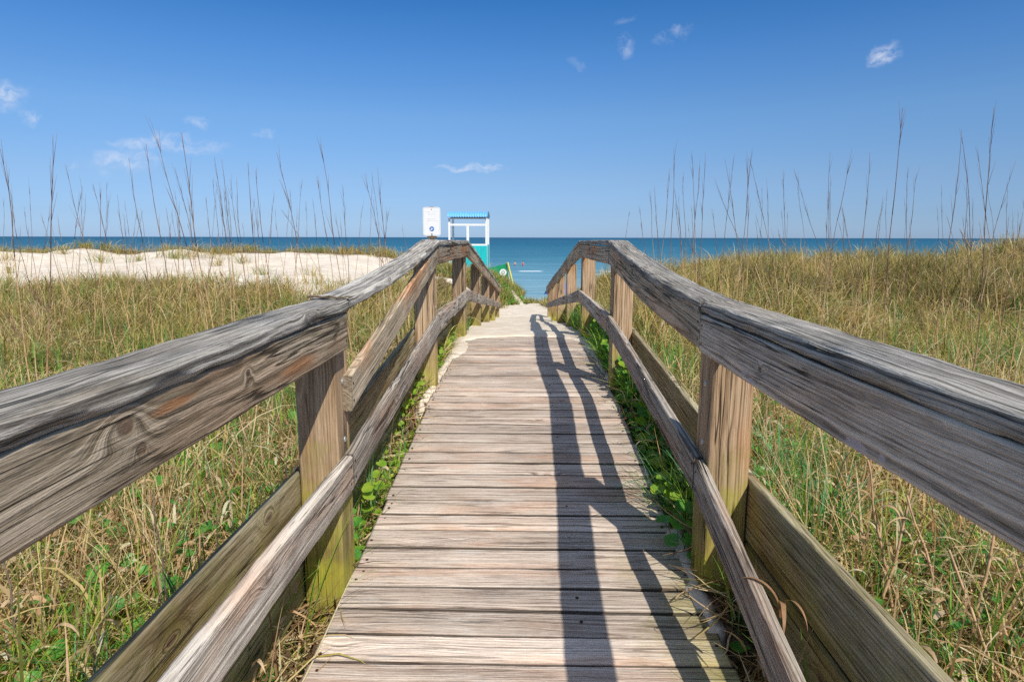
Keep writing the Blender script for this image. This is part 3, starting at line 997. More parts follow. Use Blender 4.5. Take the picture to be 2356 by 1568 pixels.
def leaf_mat(name, c1, c2):
    m, n, bs, out = new_mat(name)
    geo = n.node('ShaderNodeNewGeometry')
    f = n.noise(geo.outputs['Position'], 14, 3, .6)
    f2 = n.noise(geo.outputs['Position'], 120, 3, .6)
    col = n.mix(n.rng(f, .35, .65), c1, c2)
    col = n.mix(n.math('MULTIPLY', n.rng(f2, .5, .7), .4), col, n.mix(1.0, col, (1.5, 1.3, .9), 'MULTIPLY'))
    n.l.new(col, bs.inputs['Base Color'])
    bs.inputs['Roughness'].default_value = .38
    bs.inputs['Specular IOR Level'].default_value = .4
    tr = n.node('ShaderNodeBsdfTranslucent'); n.l.new(n.mix(1.0, col, (1.4, 1.6, .5), 'MULTIPLY'), tr.inputs[0])
    mx = n.node('ShaderNodeMixShader'); mx.inputs[0].default_value = .35
    n.l.new(bs.outputs[0], mx.inputs[1]); n.l.new(tr.outputs[0], mx.inputs[2]); n.l.new(mx.outputs[0], out.inputs[0])
    return m


M['leaf'] = leaf_mat('round_leaf', (.06, .24, .04), (.15, .38, .06))
M['leafy'] = leaf_mat('vine_leaf', (.16, .33, .03), (.34, .44, .05))
M['stem'] = plain_mat('green_stem', (.16, .26, .07), .5, .3)


def tube_geo(pts, rads, seg=6):
    vs = []; fs = []
    n_ = len(pts)
    for i, p in enumerate(pts):
        p = Vector(p)
        d = (Vector(pts[min(i + 1, n_ - 1)]) - Vector(pts[max(i - 1, 0)])).normalized()
        a = d.orthogonal().normalized() if abs(d.z) < .9 else Vector((1, 0, 0))
        a = (a - d * a.dot(d)).normalized(); b2 = d.cross(a)
        for j in range(seg):
            t = 2 * math.pi * j / seg
            vs.append(p + (a * math.cos(t) + b2 * math.sin(t)) * rads[i])
    for i in range(n_ - 1):
        for j in range(seg):
            k = (j + 1) % seg
            fs.append((i * seg + j, i * seg + k, (i + 1) * seg + k, (i + 1) * seg + j))
    fs.append(tuple(range((n_ - 1) * seg, n_ * seg)))
    fs.append(tuple(reversed(range(seg))))
    return vs, fs


def merge(parts):
    V = []; F = []
    for vs, fs in parts:
        o = len(V); V += list(vs); F += [tuple(i + o for i in f) for f in fs]
    return V, F


def leafy_plant(name, loc, leaves, label, cat, mat, group=None):
    """leaves: list of (dx,dy,dz,r)"""
    root = empty(name, loc); tag(root, label, cat, group)
    lp = []; sp_ = []
    for (dx, dy, dz, r) in leaves:
        nv = (random.uniform(-.35, .35), random.uniform(-.6, .1), 1)
        lp.append(leaf_geo((dx, dy, dz), r, nv, random.uniform(0, 6.28), random.uniform(.05, .25)))
        b0 = Vector((dx * .25, dy * .25, -.02)); tip = Vector((dx, dy, dz))
        mid = b0.lerp(tip, .55) + Vector((0, 0, .015))
        sp_.append(tube_geo([b0, mid, tip], [.0022, .0019, .0014], 5))
    V, F = merge(lp); link_mesh('foliage', mesh_from('foliage', V, F, True), mat, root)
    V, F = merge(sp_); link_mesh('stem', mesh_from('stem', V, F, True), M['stem'], root)
    return root


def rleaves(n, sx_, sy_, sz, r0, r1):
    return [(random.uniform(-sx_, sx_), random.uniform(-sy_, sy_), random.uniform(.02, sz), random.uniform(r0, r1)) for _ in range(n)]


gz = lambda x, y: float(ground_z(x, y))
leafy_plant('pennywort_plant', (.70, 2.62, .03), [(-.03, -.03, .12, .045), (.0, -.14, .09, .04), (.02, .02, .16, .05), (-.07, .03, .1, .035), (.01, -.2, .05, .036), (-.06, -.10, .07, .035), (.03, -.1, .13, .04)],
            'round dark green leaves hanging over the deck edge just behind the first right post', 'plant', M['leaf'])
leafy_plant('pennywort_plant', (.71, 2.95, .05), rleaves(9, .05, .1, .14, .025, .04),
            'bright green leafy clump against the deck edge under the middle rail joint on the right', 'plant', M['leafy'])
leafy_plant('pennywort_plant', (.75, 1.98, -.10), [(0, 0, .08, .036)],
            'single round leaf below the deck edge at the lower right', 'plant', M['leaf'])
leafy_plant('pennywort_plant', (-.75, 2.56, .0), [(.0, .0, .08, .034), (.01, .06, .12, .03), (.03, -.05, .03, .03), (-.03, .1, .15, .033)],
            'small round leaves beside the foot of the first left post', 'plant', M['leaf'])
leafy_plant('pennywort_plant', (-.80, 1.72, -.14), rleaves(7, .08, .13, .12, .028, .042),
            'round leaves growing beside the deck at the lower left', 'plant', M['leaf'])
leafy_plant('broad_leaf_plant', (-.78, 3.05, .0), rleaves(9, .07, .2, .2, .02, .034),
            'leafy green clump by the deck edge left, between the first and second posts', 'plant', M['leafy'])
leafy_plant('broad_leaf_plant', (.80, 3.7, .06), rleaves(14, .08, .3, .15, .022, .04),
            'dark leafy plant in the shade behind the right middle rail', 'plant', M['leaf'])
for i, (x_, y_, nm) in enumerate([(1.35, 1.9, 'nearest the lower right corner'), (1.62, 2.25, 'under the right handrail in the middle of the straw'),
                                  (1.5, 2.6, 'furthest back beyond the right skirt board'), (2.05, 2.2, 'rightmost in the dry grass')]):
    leafy_plant('pennywort_plant', (x_, y_, gz(x_, y_)), rleaves(11, .16, .16, .13, .03, .045),
                'round green leaves among dry straw, ' + nm, 'plant', M['leaf'])

# leafy ground cover beside the walk and scattered in the field
parts = []
def scatter_leaves(n, fx, fy, hz, r0, r1):
    for _ in range(n):
        y_ = fy(); x_ = fx(y_)
        if float(veg(x_, y_)) < .3 and abs(x_) < .8: continue
        z_ = gz(x_, y_) + random.uniform(.01, hz)
        parts.append(leaf_geo((x_, y_, z_), random.uniform(r0, r1) * (1 + max(0, y_ - 6) * .05), (random.uniform(-.6, .6), random.uniform(-.8, .2), 1), random.uniform(0, 6.28), .2, seg=8))
scatter_leaves(1500, lambda y_: -random.uniform(.70, .95), lambda: random.uniform(2.5, 8.5), .14, .014, .028)
scatter_leaves(500, lambda y_: -random.uniform(.9, 1.4), lambda: random.uniform(8.5, 17), .16, .02, .04)
scatter_leaves(260, lambda y_: random.uniform(.70, .90), lambda: random.uniform(2.7, 5.2), .30, .026, .045)
scatter_leaves(240, lambda y_: random.uniform(.72, .98), lambda: random.uniform(5.0, 9.5), .34, .026, .045)
vine = parts; parts = []
scatter_leaves(2200, lambda y_: random.uniform(.70, .98), lambda: random.uniform(2.8, 8.5), .26, .018, .036)
scatter_leaves(600, lambda y_: random.uniform(.92, 1.6), lambda: random.uniform(8, 17), .22, .02, .04)
scatter_leaves(1500, lambda y_: random.choice((-1, 1)) * random.uniform(.95, 1.0 + y_ * .75), lambda: random.uniform(1.0, 4.6), .20, .02, .045)
scatter_leaves(600, lambda y_: float(trail_x(y_)) + random.choice((-1, -1, 1)) * random.uniform(.5, 1.6), lambda: random.uniform(22, 24.5), .12, .02, .035)
V, F = merge(vine)
tag(link_mesh('ground_cover', mesh_from('ground_cover', V, F, True), M['leafy']), 'yellow green creeping leaves along both edges of the walk', 'ground cover', kind='stuff')
V, F = merge(parts)
tag(link_mesh('ground_cover', mesh_from('ground_cover', V, F, True), M['leaf']), 'dark green small leaves along the right edge of the walk and in the field', 'ground cover', kind='stuff')


# grass tufts leaning over the walk
def tuft(name, loc, specs, label, pal):
    root = empty(name, loc); tag(root, label, 'grass tuft')
    k = len(specs)
    a = np.array(specs, dtype=float)  # heading, th0, curl, L, w
    c, q, t = blades(np.zeros((k, 2)) + rng.normal(0, .012, (k, 2)), np.zeros(k), a[:, 3], a[:, 4], a[:, 1], a[:, 2], a[:, 0], pick(np.array(pal), k), 10, .05)
    me = mesh_np('blades', c, q, attrs={'tint': t})
    link_mesh('blades', me, M['grass'], root)
    return root


BG = [(.10, .26, .13), (.13, .30, .12), (.08, .22, .12)]
tuft('grass_tuft', (.80, 2.75, .05), [(3.0, .2, 1.9, .62, .007), (2.7, .35, 2.0, .55, .007), (3.5, .3, 2.2, .6, .008), (4.2, .3, 2.3, .5, .006), (3.3, .6, 1.8, .5, .006),
                                       (2.2, .2, 1.5, .5, .006), (1.6, .2, 1.2, .55, .007), (3.1, .1, 1.2, .6, .008), (2.5, .1, 1.6, .65, .007), (3.8, .5, 1.4, .4, .006)],
     'long blue green grass blades arching over the right deck edge by the first right post', BG)
tuft('grass_tuft', (-.76, 2.98, .0), [(0.3, .05, .5, .42, .016), (.1, .1, .9, .38, .013), (1.4, .1, .4, .44, .012), (2.5, .1, .4, .35, .01), (.6, .3, 1.1, .36, .008), (5.6, .2, 1.4, .4, .007), (1.0, .0, .2, .4, .014)],
     'broad pale green blades standing at the left deck edge behind the first left post', [(.22, .42, .16), (.18, .36, .12)])
tuft('grass_tuft', (-.80, 2.05, -.12), [(.9, .35, .4, .6, .006), (1.2, .3, .3, .55, .005), (.5, .4, 1.2, .45, .004), (.2, .5, 1.5, .4, .004)],
     'thin green blades rising in front of the first left post', [(.25, .42, .07)])
tuft('grass_tuft', (.86, 2.2, -.02), [(2.9, .9, 1.0, .35, .004), (3.2, 1.0, .8, .4, .004), (3.5, 1.1, .5, .32, .004), (2.7, 1.1, .9, .3, .003)],
     'thin bright green blades reaching over the deck near the first right post', [(.30, .48, .08)])
tuft('grass_tuft', (-.95, 1.75, -.15), [(2.0, .2, .8, .5, .012), (2.6, .3, .6, .55, .012), (1.2, .1, .5, .6, .011), (0.3, .3, .7, .5, .01), (4.0, .4, .9, .45, .01), (5, .3, .6, .4, .009), (2.3, .0, .3, .65, .01)] * 3,
     'dark green grass clump outside the left middle rail', [(.07, .17, .06), (.09, .2, .08)])


# ------------------------------------------------------------------ tall stalks
M['stalk'] = None
m, n, bs, out = new_mat('dry_stalk')
oi = n.node('ShaderNodeObjectInfo'); geo = n.node('ShaderNodeNewGeometry')
sp = n.node('ShaderNodeSeparateXYZ'); n.l.new(geo.outputs['Position'], sp.inputs[0])
hgt = n.math('ADD', sp.outputs[2], n.math('MULTIPLY', n.math('SUBTRACT', oi.outputs['Random'], .5), .9))
c1 = n.mix(n.rng(hgt, .6, 1.25), (.62, .41, .21), (.20, .12, .075))
nf = n.noise(geo.outputs['Position'], 22, 3, .6)
c1 = n.mix(n.rng(nf, .45, .65), c1, n.mix(1.0, c1, (.55, .5, .5), 'MULTIPLY'))
n.l.new(c1, bs.inputs['Base Color']); bs.inputs['Roughness'].default_value = .7; bs.inputs['Specular IOR Level'].default_value = .2
M['stalk'] = m


def stalk(p_tip, p_low, rad, bend, idx, curl_leaf=False, twin=False):
    """stem from the ground through p_low to p_tip"""
    p_tip = Vector(p_tip); p_low = Vector(p_low)
    d = p_low - p_tip
    g = gz(p_low.x, p_low.y) - .02
    k = (g - p_tip.z) / d.z if d.z < -.05 else 1.0
    base = p_tip + d * k
    base.x = max(min(base.x, p_low.x + .35), p_low.x - .35)
    if abs(base.x) < 1.0: base.x = math.copysign(1.0, base.x)
    base.z = gz(base.x, base.y) - .02
    H = (p_tip - base).length
    pts = []; rr = []
    n_ = 16
    sd = idx * 3.1
    for i in range(n_ + 1):
        t = i / n_
        p = base.lerp(p_tip, t)
        p.x += bend * math.sin(math.pi * t) * H + .010 * mnoise.noise((t * 4, sd, 0)) * H
        p.y += .03 * mnoise.noise((t * 2, sd, 5)) * H
        pts.append(p - base)
        rr.append(rad * (1 - .80 * t ** 1.2))
    V, F = tube_geo(pts, rr, 6)
    root = link_mesh('grass_stalk', mesh_from('grass_stalk', V, F, True), M['stalk'], None, base)
    # wispy seed head: fine bristles held against the stem
    k0 = int(n_ * .72)
    parts_ = [tube_geo(pts[k0:], [q * 1.15 for q in rr[k0:]], 5)]
    for b in range(6):
        t0 = k0 + random.random() * (n_ - k0 - .5)
        i0 = int(t0); a = Vector(pts[i0]).lerp(Vector(pts[min(i0 + 1, n_)]), t0 - i0)
        dr = (Vector(pts[n_]) - Vector(pts[k0])).normalized()
        L = H * random.uniform(.05, .10)
        e = a + dr * L + Vector((random.uniform(-.16, .16), random.uniform(-.1, .1), -.0)) * L * 1.2
        parts_.append(tube_geo([a, a.lerp(e, .5) + dr * .004, e], [rad * .28, rad * .22, rad * .1], 4))
    V, F = merge(parts_)
    link_mesh('seed_head', mesh_from('seed_head', V, F, True), M['stalk'], root)
    if curl_leaf:
        i0 = int(n_ * random.uniform(.45, .62))
        a = Vector(pts[i0]); sg = random.choice((-1, 1))
        Lp = []
        for q in range(12):
            t = q / 11
            ang = t * 4.2
            Lp.append(a + Vector((sg * (.03 + .05 * t + .035 * math.sin(ang)), .0 + .01 * t, .04 + .10 * math.sin(ang * .75) * (1 - .2 * t))) * (H / 1.7) * min(1, t * 3 + .0))
        Lp[0] = a
        V, F = tube_geo(Lp, [rad * .75 * (1 - .6 * q / 11) for q in range(12)], 5)
        link_mesh('leaf', mesh_from('leaf', V, F, True), M['stalk'], root)
    return root, H


lz = lambda zx, zy: (.3913 * zx, 306.8 + .3913 * zy)
rz = lambda zx, zy: (1411 + .401 * zx, 245.4 + .401 * zy)
LS = [((0, 90), (140, 1320), 1), ((295, 10), (295, 1450), 1), ((55, 320), (165, 850), 0), ((400, 190), (540, 800), 0), ((495, 310), (420, 640), 0), ((545, 300), (640, 700), 0),
      ((583, 290), (600, 680), 0), ((690, 360), (740, 680), 0), ((755, 140), (830, 760), 1), ((858, 60), (940, 800), 1), ((920, 20), (1100, 800), 0), ((1030, 200), (1150, 900), 0),
      ((1085, 0), (1240, 1160), 0), ((1260, 140), (1330, 900), 0), ((1300, 150), (1370, 1080), 1), ((1355, 270), (1460, 920), 0), ((1385, 280), (1440, 750), 0), ((1455, 170), (1530, 900), 0),
      ((1508, 220), (1580, 760), 0), ((1610, 340), (1595, 640), 0), ((1620, 110), (1780, 900), 0), ((1660, 450), (1870, 760), 0), ((1865, 250), (1920, 700), 0), ((1880, 60), (1990, 740), 0),
      ((2010, 300), (2030, 700), 0), ((2140, 240), (2240, 760), 1), ((2215, 200), (2260, 640), 0), ((2285, 455), (2250, 750), 0), ((1283, 590), (1160, 1100), 0), ((340, 480), (380, 700), 0),
      ((970, 430), (1010, 620), 0), ((1110, 420), (1130, 620), 0), ((1210, 380), (1240, 620), 0), ((1840, 390), (1860, 640), 0), ((145, 430), (180, 640), 0), ((240, 470), (290, 640), 0), ((1010, 470), (1060, 800), 0)]
RS = [((350, 240), (310, 880), 0), ((330, 350), (270, 830), 0), ((355, 470), (385, 780), 0), ((400, 400), (410, 760), 0), ((445, 280), (460, 860), 0), ((497, 300), (460, 750), 0), ((525, 260), (490, 760), 1),
      ((580, 415), (800, 800), 0), ((640, 300), (690, 750), 0), ((690, 290), (655, 740), 0), ((765, 260), (735, 900), 0), ((800, 250), (690, 1060), 0), ((785, 300), (870, 770), 0), ((970, 360), (968, 810), 1),
      ((1030, 380), (1230, 790), 0), ((1245, 260), (1230, 760), 0), ((1370, 240), (1240, 960), 0), ((1475, 260), (1440, 850), 0), ((1655, 10), (1540, 1380), 0), ((1690, 380), (1670, 900), 0),
      ((1740, 380), (1690, 720), 0), ((1995, 130), (1850, 1250), 0), ((2000, 170), (2030, 700), 1), ((2090, 260), (2150, 740), 0), ((2190, 0), (2075, 1290), 0), ((2310, 310), (2200, 760), 0),
      ((2356, 600), (2250, 1250), 0), ((2356, 780), (2290, 1300), 0), ((1700, 700), (1800, 1280), 0), ((870, 880), (970, 1180), 0), ((210, 480), (220, 700), 0), ((145, 570), (180, 830), 0), ((1310, 580), (1370, 720), 0)]


def ordinal(k):
    w = ['first', 'second', 'third', 'fourth', 'fifth', 'sixth', 'seventh', 'eighth', 'ninth', 'tenth']
    if k <= 10: return w[k - 1]
    return '%d%s' % (k, 'st' if k % 10 == 1 and k != 11 else 'nd' if k % 10 == 2 and k != 12 else 'rd' if k % 10 == 3 and k != 13 else 'th')


for S, cv, where, sd in ((LS, lz, 'left field', 0), (RS, rz, 'right field', 500)):
    S = sorted(S, key=lambda q: q[0][0])
    for k, (tp, lo, cl) in enumerate(S):
        tx, ty = cv(*tp); lx, ly_ = cv(*lo)
        hgt = 546 - ty
        if hgt > 15:
            d_ = min(12.0, max(3.0, .62 * 1450 / hgt)) if cv is lz else min(12.0, max(3.4, .95 * 1450 / hgt))
        else:
            d_ = 6.0
        if ly_ > 800: d_ = min(d_, 3.6)
        elif ly_ > 700: d_ = min(d_, 5.0)
        # keep clear of the rails
        tip = at(tx, ty, d_); low = at(lx, ly_, d_)
        rad = .0052 if ly_ > 760 else .0043
        rad *= 1 + max(0, d_ - 4) * .06
        r_, H = stalk(tip, low, rad, random.uniform(-.015, .02), k + sd, bool(cl))
        lean = 'leaning left' if tx < lx - 14 else 'leaning right' if tx > lx + 14 else 'upright'
        how = 'with a curled dead leaf' if cl else ('tall' if hgt > 190 else 'slender')
        lab = ('%s %s grass stalk %s, %s from the left in the %s' % ('tall' if hgt > 190 else 'thin', 'curled leaf' if cl else 'bare', lean, ordinal(k + 1), where))
        tag(r_, lab, 'grass stalk', 'tall dry stalks standing out of the %s against the sky' % where)

# fainter stalks farther off, nothing tells them apart
for k in range(95):
    left = k % 2 == 0
    d_ = random.uniform(7, 15)
    px = random.uniform(0, 930) if left else random.uniform(1440, 2356)
    tip = at(px, random.uniform(400, 535), d_)
    low = at(px + random.uniform(-25, 30), 640, d_)
    if abs(low.x) < 1.3: continue
    r_, H = stalk(tip, low, .0034 * (1 + (d_ - 4) * .05), random.uniform(-.02, .03), 900 + k)
    sidew = 'left' if left else 'right'
    tag(r_, 'thin faint grass stalk standing far back in the %s field among many like it' % sidew, 'grass stalk', 'thin faint stalks far back in the %s field' % sidew)

# ------------------------------------------------------------------ loose bits on the boardwalk
M['twig'] = plain_mat('dead_twig', (.20, .15, .10), .85, .2, .3, 60)
pts = [Vector((-.795 + t * .165, 2.30 + .012 * math.sin(t * 7), 1.1525 + .002 * math.sin(t * 15))) for t in np.linspace(0, 1, 10)]
V, F = tube_geo([p - pts[0] for p in pts], [.0045, .005, .004, .0045, .005, .004, .0035, .003, .003, .002], 7)
tag(link_mesh('twig', mesh_from('twig', V, F, True), M['twig'], None, pts[0]), 'short brown twig lying across the left handrail at its first joint', 'twig')
M['strawy'] = plain_mat('pale_straw', (.66, .56, .34), .6, .3, .1, 60)
pts = [Vector((-.683 + .004 * math.sin(t * 5), 1.55 + t * .85, .004 + .018 * t)) for t in np.linspace(0, 1, 14)]
V, F = tube_geo([p - pts[0] for p in pts], [.003] * 12 + [.0025, .002], 6)
tag(link_mesh('straw', mesh_from('straw', V, F, True), M['strawy'], None, pts[0]), 'pale straw lying along the left edge of the deck by the first post', 'straw')


def curled_leaf(loc, segs, w, label, col=(.50, .30, .17)):
    c, q, t = blades(np.zeros((len(segs), 2)), np.zeros(len(segs)), np.array([s[3] for s in segs]), np.array([w * s[4] for s in segs]), np.array([s[1] for s in segs]),
                     np.array([s[2] for s in segs]), np.array([s[0] for s in segs]), np.array([col] * len(segs)) * 1.0, 16, .1)
    me = mesh_np('dead_leaf', c, q, attrs={'tint': t})
    return tag(link_mesh('dead_leaf', me, M['grass'], None, loc), label, 'dead leaf')


curled_leaf((.735, 1.66, .30), [(2.6, .0, 3.4, .24, 1.4), (3.0, .2, 4.0, .2, 1.0), (4.4, .1, 3.6, .22, 1.6), (5.0, .0, 3.2, .2, 1.2)], .012,
            'curled tan dead leaf caught behind the lower right middle rail')
curled_leaf((.80, 1.62, -.02), [(3.2, .6, 2.2, .2, 1.0), (2.8, .4, 3.0, .18, .8)], .006, 'thin curled brown leaf below the deck edge in the lower right corner')


# bigger straw stems in the near fields, joined by nodes, each with a bent dry leaf
def cane(name, base, tip, rad, label, nleaf=4, col='stalkn'):
    base = Vector(base); tip = Vector(tip)
    pts = []; n_ = 12
    for i in range(n_ + 1):
        t = i / n_
        p = base.lerp(tip, t) + Vector((.02 * mnoise.noise((t * 3, base.x * 9, 1)), .02 * mnoise.noise((t * 3, base.y * 9, 4)), 0))
        pts.append(p - base)
    V, F = tube_geo(pts, [rad * (1 - .45 * i / n_) for i in range(n_ + 1)], 7)
    root = link_mesh(name, mesh_from(name, V, F, True), M[col], None, base)
    tag(root, label, 'grass stem')
    for j in range(nleaf):
        i0 = int((.25 + .7 * j / max(1, nleaf)) * n_)
        k = 1
        c, q, t = blades(np.zeros((k, 2)), np.zeros(k) + .0, np.array([random.uniform(.10, .24)]), np.array([random.uniform(.008, .014)]), np.array([random.uniform(.1, .6)]),
                         np.array([random.uniform(1.4, 3.6)]), np.array([random.uniform(0, 6.28)]), pick(TAN[:3], k), 10, .3)
        me = mesh_np('leaf', c, q, attrs={'tint': t})
        l = link_mesh('leaf', me, M['grass'], root); l.location = pts[i0]
    return root


M['stalkn'] = plain_mat('straw_stem', (.58, .38, .22), .6, .3, .2, 30)
M['dstem'] = plain_mat('grey_dead_stem', (.20, .15, .11), .8, .2, .25, 40)
cn = [(1.30, 2.15, 1.42, 2.2, .60, 'nearest the right skirt board'), (1.42, 2.2, 1.30, 2.3, .66, 'second from the right skirt board'), (1.50, 1.95, 1.62, 2.05, .62, 'crossing in front of the round leaves'),
      (1.56, 2.05, 1.40, 2.2, .55, 'leaning left toward the first right post'), (1.66, 2.1, 1.9, 2.2, .42, 'bending right under the handrail'), (1.50, 1.7, 1.36, 1.9, .5, 'standing low in the lower right corner'),
      (1.80, 1.9, 1.95, 2.0, .45, 'far right beside the round leaves')]
for (x0, y0, x1, y1, h, lb) in cn:
    cane('dry_reed', (x0, y0, gz(x0, y0)), (x1, y1, gz(x0, y0) + h), .0065, 'thick jointed tan straw stem ' + lb, 5)
cn = [(-1.22, 2.0, -1.28, 2.05, .62, 'tallest of the dark stems behind the left handrail'), (-1.55, 1.75, -1.62, 1.8, .48, 'left of the dark stems, under the near handrail'),
      (-1.30, 1.6, -1.22, 1.7, .45, 'low and close to the left skirt board'), (-1.9, 1.9, -1.8, 2.0, .4, 'far left, near the photo corner')]
for (x0, y0, x1, y1, h, lb) in cn:
    cane('dead_weed', (x0, y0, gz(x0, y0)), (x1, y1, gz(x0, y0) + h), .0045, 'dark dead stem ' + lb, 4, 'dstem')

# ------------------------------------------------------------------ sign
M['white'] = plain_mat('white_sign_face', (.80, .80, .80), .45, .4, .02, 20)
M['edge'] = plain_mat('sign_border', (.45, .48, .46), .5, .4, .05)
M['faded'] = plain_mat('faded_lettering', (.60, .61, .63), .6, .3, .05)
M['rust'] = plain_mat('rusty_metal', (.28, .12, .05), .85, .3, .3, 90)
M['bluebadge'] = plain_mat('blue_badge', (.03, .22, .62), .5, .4, .15, 30)
M['pink'] = plain_mat('pink_mark', (.55, .22, .60), .5, .4)


def rrect(w, h, r, y0, y1, seg=6):
    pts = []
    for (cx, cz, a0) in ((w / 2 - r, h / 2 - r, 0), (-w / 2 + r, h / 2 - r, 90), (-w / 2 + r, -h / 2 + r, 180), (w / 2 - r, -h / 2 + r, 270)):
        for i in range(seg + 1):
            a = R(a0 + 90 * i / seg); pts.append((cx + r * math.cos(a), cz + r * math.sin(a)))
    n_ = len(pts)
    V = [(x, y0, z) for x, z in pts] + [(x, y1, z) for x, z in pts]
    F = [tuple(range(n_)), tuple(reversed(range(n_, 2 * n_)))] + [(i, (i + 1) % n_ + 0, (i + 1) % n_ + n_, i + n_)[::-1] for i in range(n_)]
    return V, F


def box(x0, x1, y0, y1, z0, z1):
    V = [(x0, y0, z0), (x1, y0, z0), (x1, y1, z0), (x0, y1, z0), (x0, y0, z1), (x1, y0, z1), (x1, y1, z1), (x0, y1, z1)]
    F = [(0, 3, 2, 1), (4, 5, 6, 7), (0, 1, 5, 4), (1, 2, 6, 5), (2, 3, 7, 6), (3, 0, 4, 7)]
    return V, F


SD = 9.6
c = at(993.3, 509.5, SD)
a_ = at(974, 543, SD); b_ = at(1013, 477, SD)
sw = b_.x - a_.x; sh = b_.z - a_.z
gnd = gz(c.x, SD)
sign = empty('beach_sign', (c.x, SD, gnd)); tag(sign, 'white metal notice sign with faded lettering and round blue badge behind the left handrail', 'sign')
cz = c.z - gnd
def sub(name, VF, mat, parent, loc=(0, 0, 0), smooth=False):
    return link_mesh(name, mesh_from(name, VF[0], VF[1], smooth), mat, parent, loc)
pan = sub('panel', rrect(sw, sh, .035, -.002, .002), M['white'], sign, (0, 0, cz))
V1, F1 = rrect(sw - .018, sh - .018, .028, 0, 0)
nn_ = len(V1) // 2
V2, _ = rrect(sw - .024, sh - .024, .025, 0, 0)
V = [(x, -.0035, z) for x, _, z in V1[:nn_]] + [(x, -.0035, z) for x, _, z in V2[:nn_]]
F = [(i, (i + 1) % nn_, (i + 1) % nn_ + nn_, i + nn_)[::-1] for i in range(nn_)]
sub('border', (V, F), M['edge'], pan)
sub('sign_post', merge([box(-.022, .022, .004, .008, -.3, cz + sh / 2 + .008), box(-.026, -.022, .004, .026, -.3, cz + sh / 2 + .008), box(.022, .026, .004, .026, -.3, cz + sh / 2 + .008)]), M['rust'], sign)
# what is left of the lettering: two lines above, two below
k = random.Random(3)
def word_marks(z, spans_, h):
    P = []
    for (x0, x1) in spans_:
        x = x0
        while x < x1:
            w_ = k.uniform(.006, .010)
            kind = k.random()
            hh_ = h * k.uniform(.55, 1)
            if kind < .4:
                P.append(box(x, x + .0022, -.0034, -.0028, z, z + hh_)); P.append(box(x, x + w_, -.0034, -.0028, z + hh_ * .6, z + hh_ * .6 + .002))
            elif kind < .7:
                P.append(box(x, x + w_, -.0034, -.0028, z, z + .0022)); P.append(box(x + w_ - .002, x + w_, -.0034, -.0028, z, z + hh_))
            else:
                P.append(box(x, x + w_, -.0034, -.0028, z + hh_ * .4, z + hh_ * .4 + .003))
            x += w_ + .005
    return P
P = word_marks(sh * .33, [(-sw * .38, -sw * .10), (sw * .08, sw * .30)], .016)
P += word_marks(sh * .245, [(-sw * .20, sw * .18)], .016)
P += word_marks(sh * .08, [(-sw * .24, sw * .20)], .012)
P += word_marks(sh * .015, [(-sw * .26, sw * .06), (sw * .12, sw * .38)], .012)
sub('lettering', merge(P), M['faded'], pan)
def disc(r, y, seg=28, cx=0, cz_=0):
    V = [(cx + r * math.cos(2 * math.pi * i / seg), y, cz_ + r * math.sin(2 * math.pi * i / seg)) for i in range(seg)]
    return V, [tuple(range(seg))]
bd = sub('badge', disc(.036, -.004), M['bluebadge'], pan, (0, 0, -sh * .255))
V = [(-.028, -.0048, -.016), (-.006, -.0048, -.004), (.006, -.0048, .006), (.028, -.0048, .009), (.014, -.0048, -.002), (.002, -.0048, -.012), (-.018, -.0048, -.022), (-.022, -.0048, .012), (-.002, -.0048, .009)]
sub('badge_mark', (V, [(0, 1, 2, 3, 4, 5, 6), (7, 1, 2, 8)]), M['white'], bd)
sub('badge_mark', disc(.009, -.0045, 12, 0, .020), M['pink'], bd)
sub('sign_bolt', disc(.007, -.005, 12, 0, sh * .42), M['rust'], pan)
sub('sign_bolt', merge([disc(.009, -.005, 12, 0, -sh * .43), box(-.007, .007, -.0052, -.0042, -sh * .5, -sh * .43)]), M['rust'], pan)
sub('bracket', box(-.075, .075, -.012, .004, cz - sh / 2 - .045, cz - sh / 2 - .004), M['twig'], sign)

# ------------------------------------------------------------------ lifeguard stand
M['paint_white'] = plain_mat('white_paint', (.80, .81, .80), .5, .4, .04, 12)
m, n, bs, out = new_mat('turquoise_boards')
tc = n.node('ShaderNodeTexCoord'); sp = n.node('ShaderNodeSeparateXYZ'); n.l.new(tc.outputs['Object'], sp.inputs[0])
fr = n.math('FRACT', n.math('DIVIDE', sp.outputs[0], .14))
g1 = n.rng(n.math('ABSOLUTE', n.math('SUBTRACT', fr, .5)), .44, .5, 0, 1)
ns = n.noise(n.vmath('MULTIPLY', tc.outputs['Object'], (14, 14, 1.5)), 1.0, 4, .6)
cc = n.mix(n.rng(ns, .4, .65), (.0, .56, .58), (.01, .43, .46))
cc = n.mix(n.math('MULTIPLY', g1, .6), cc, (.0, .16, .17))
n.l.new(cc, bs.inputs['Base Color']); bs.inputs['Roughness'].default_value = .55
M['turq'] = m
M['blue_roof'] = plain_mat('blue_corrugated_roof', (.18, .50, .85), .4, .5, .08, 6)
M['dirty'] = plain_mat('grey_fascia', (.45, .43, .38), .6, .3, .1, 9)

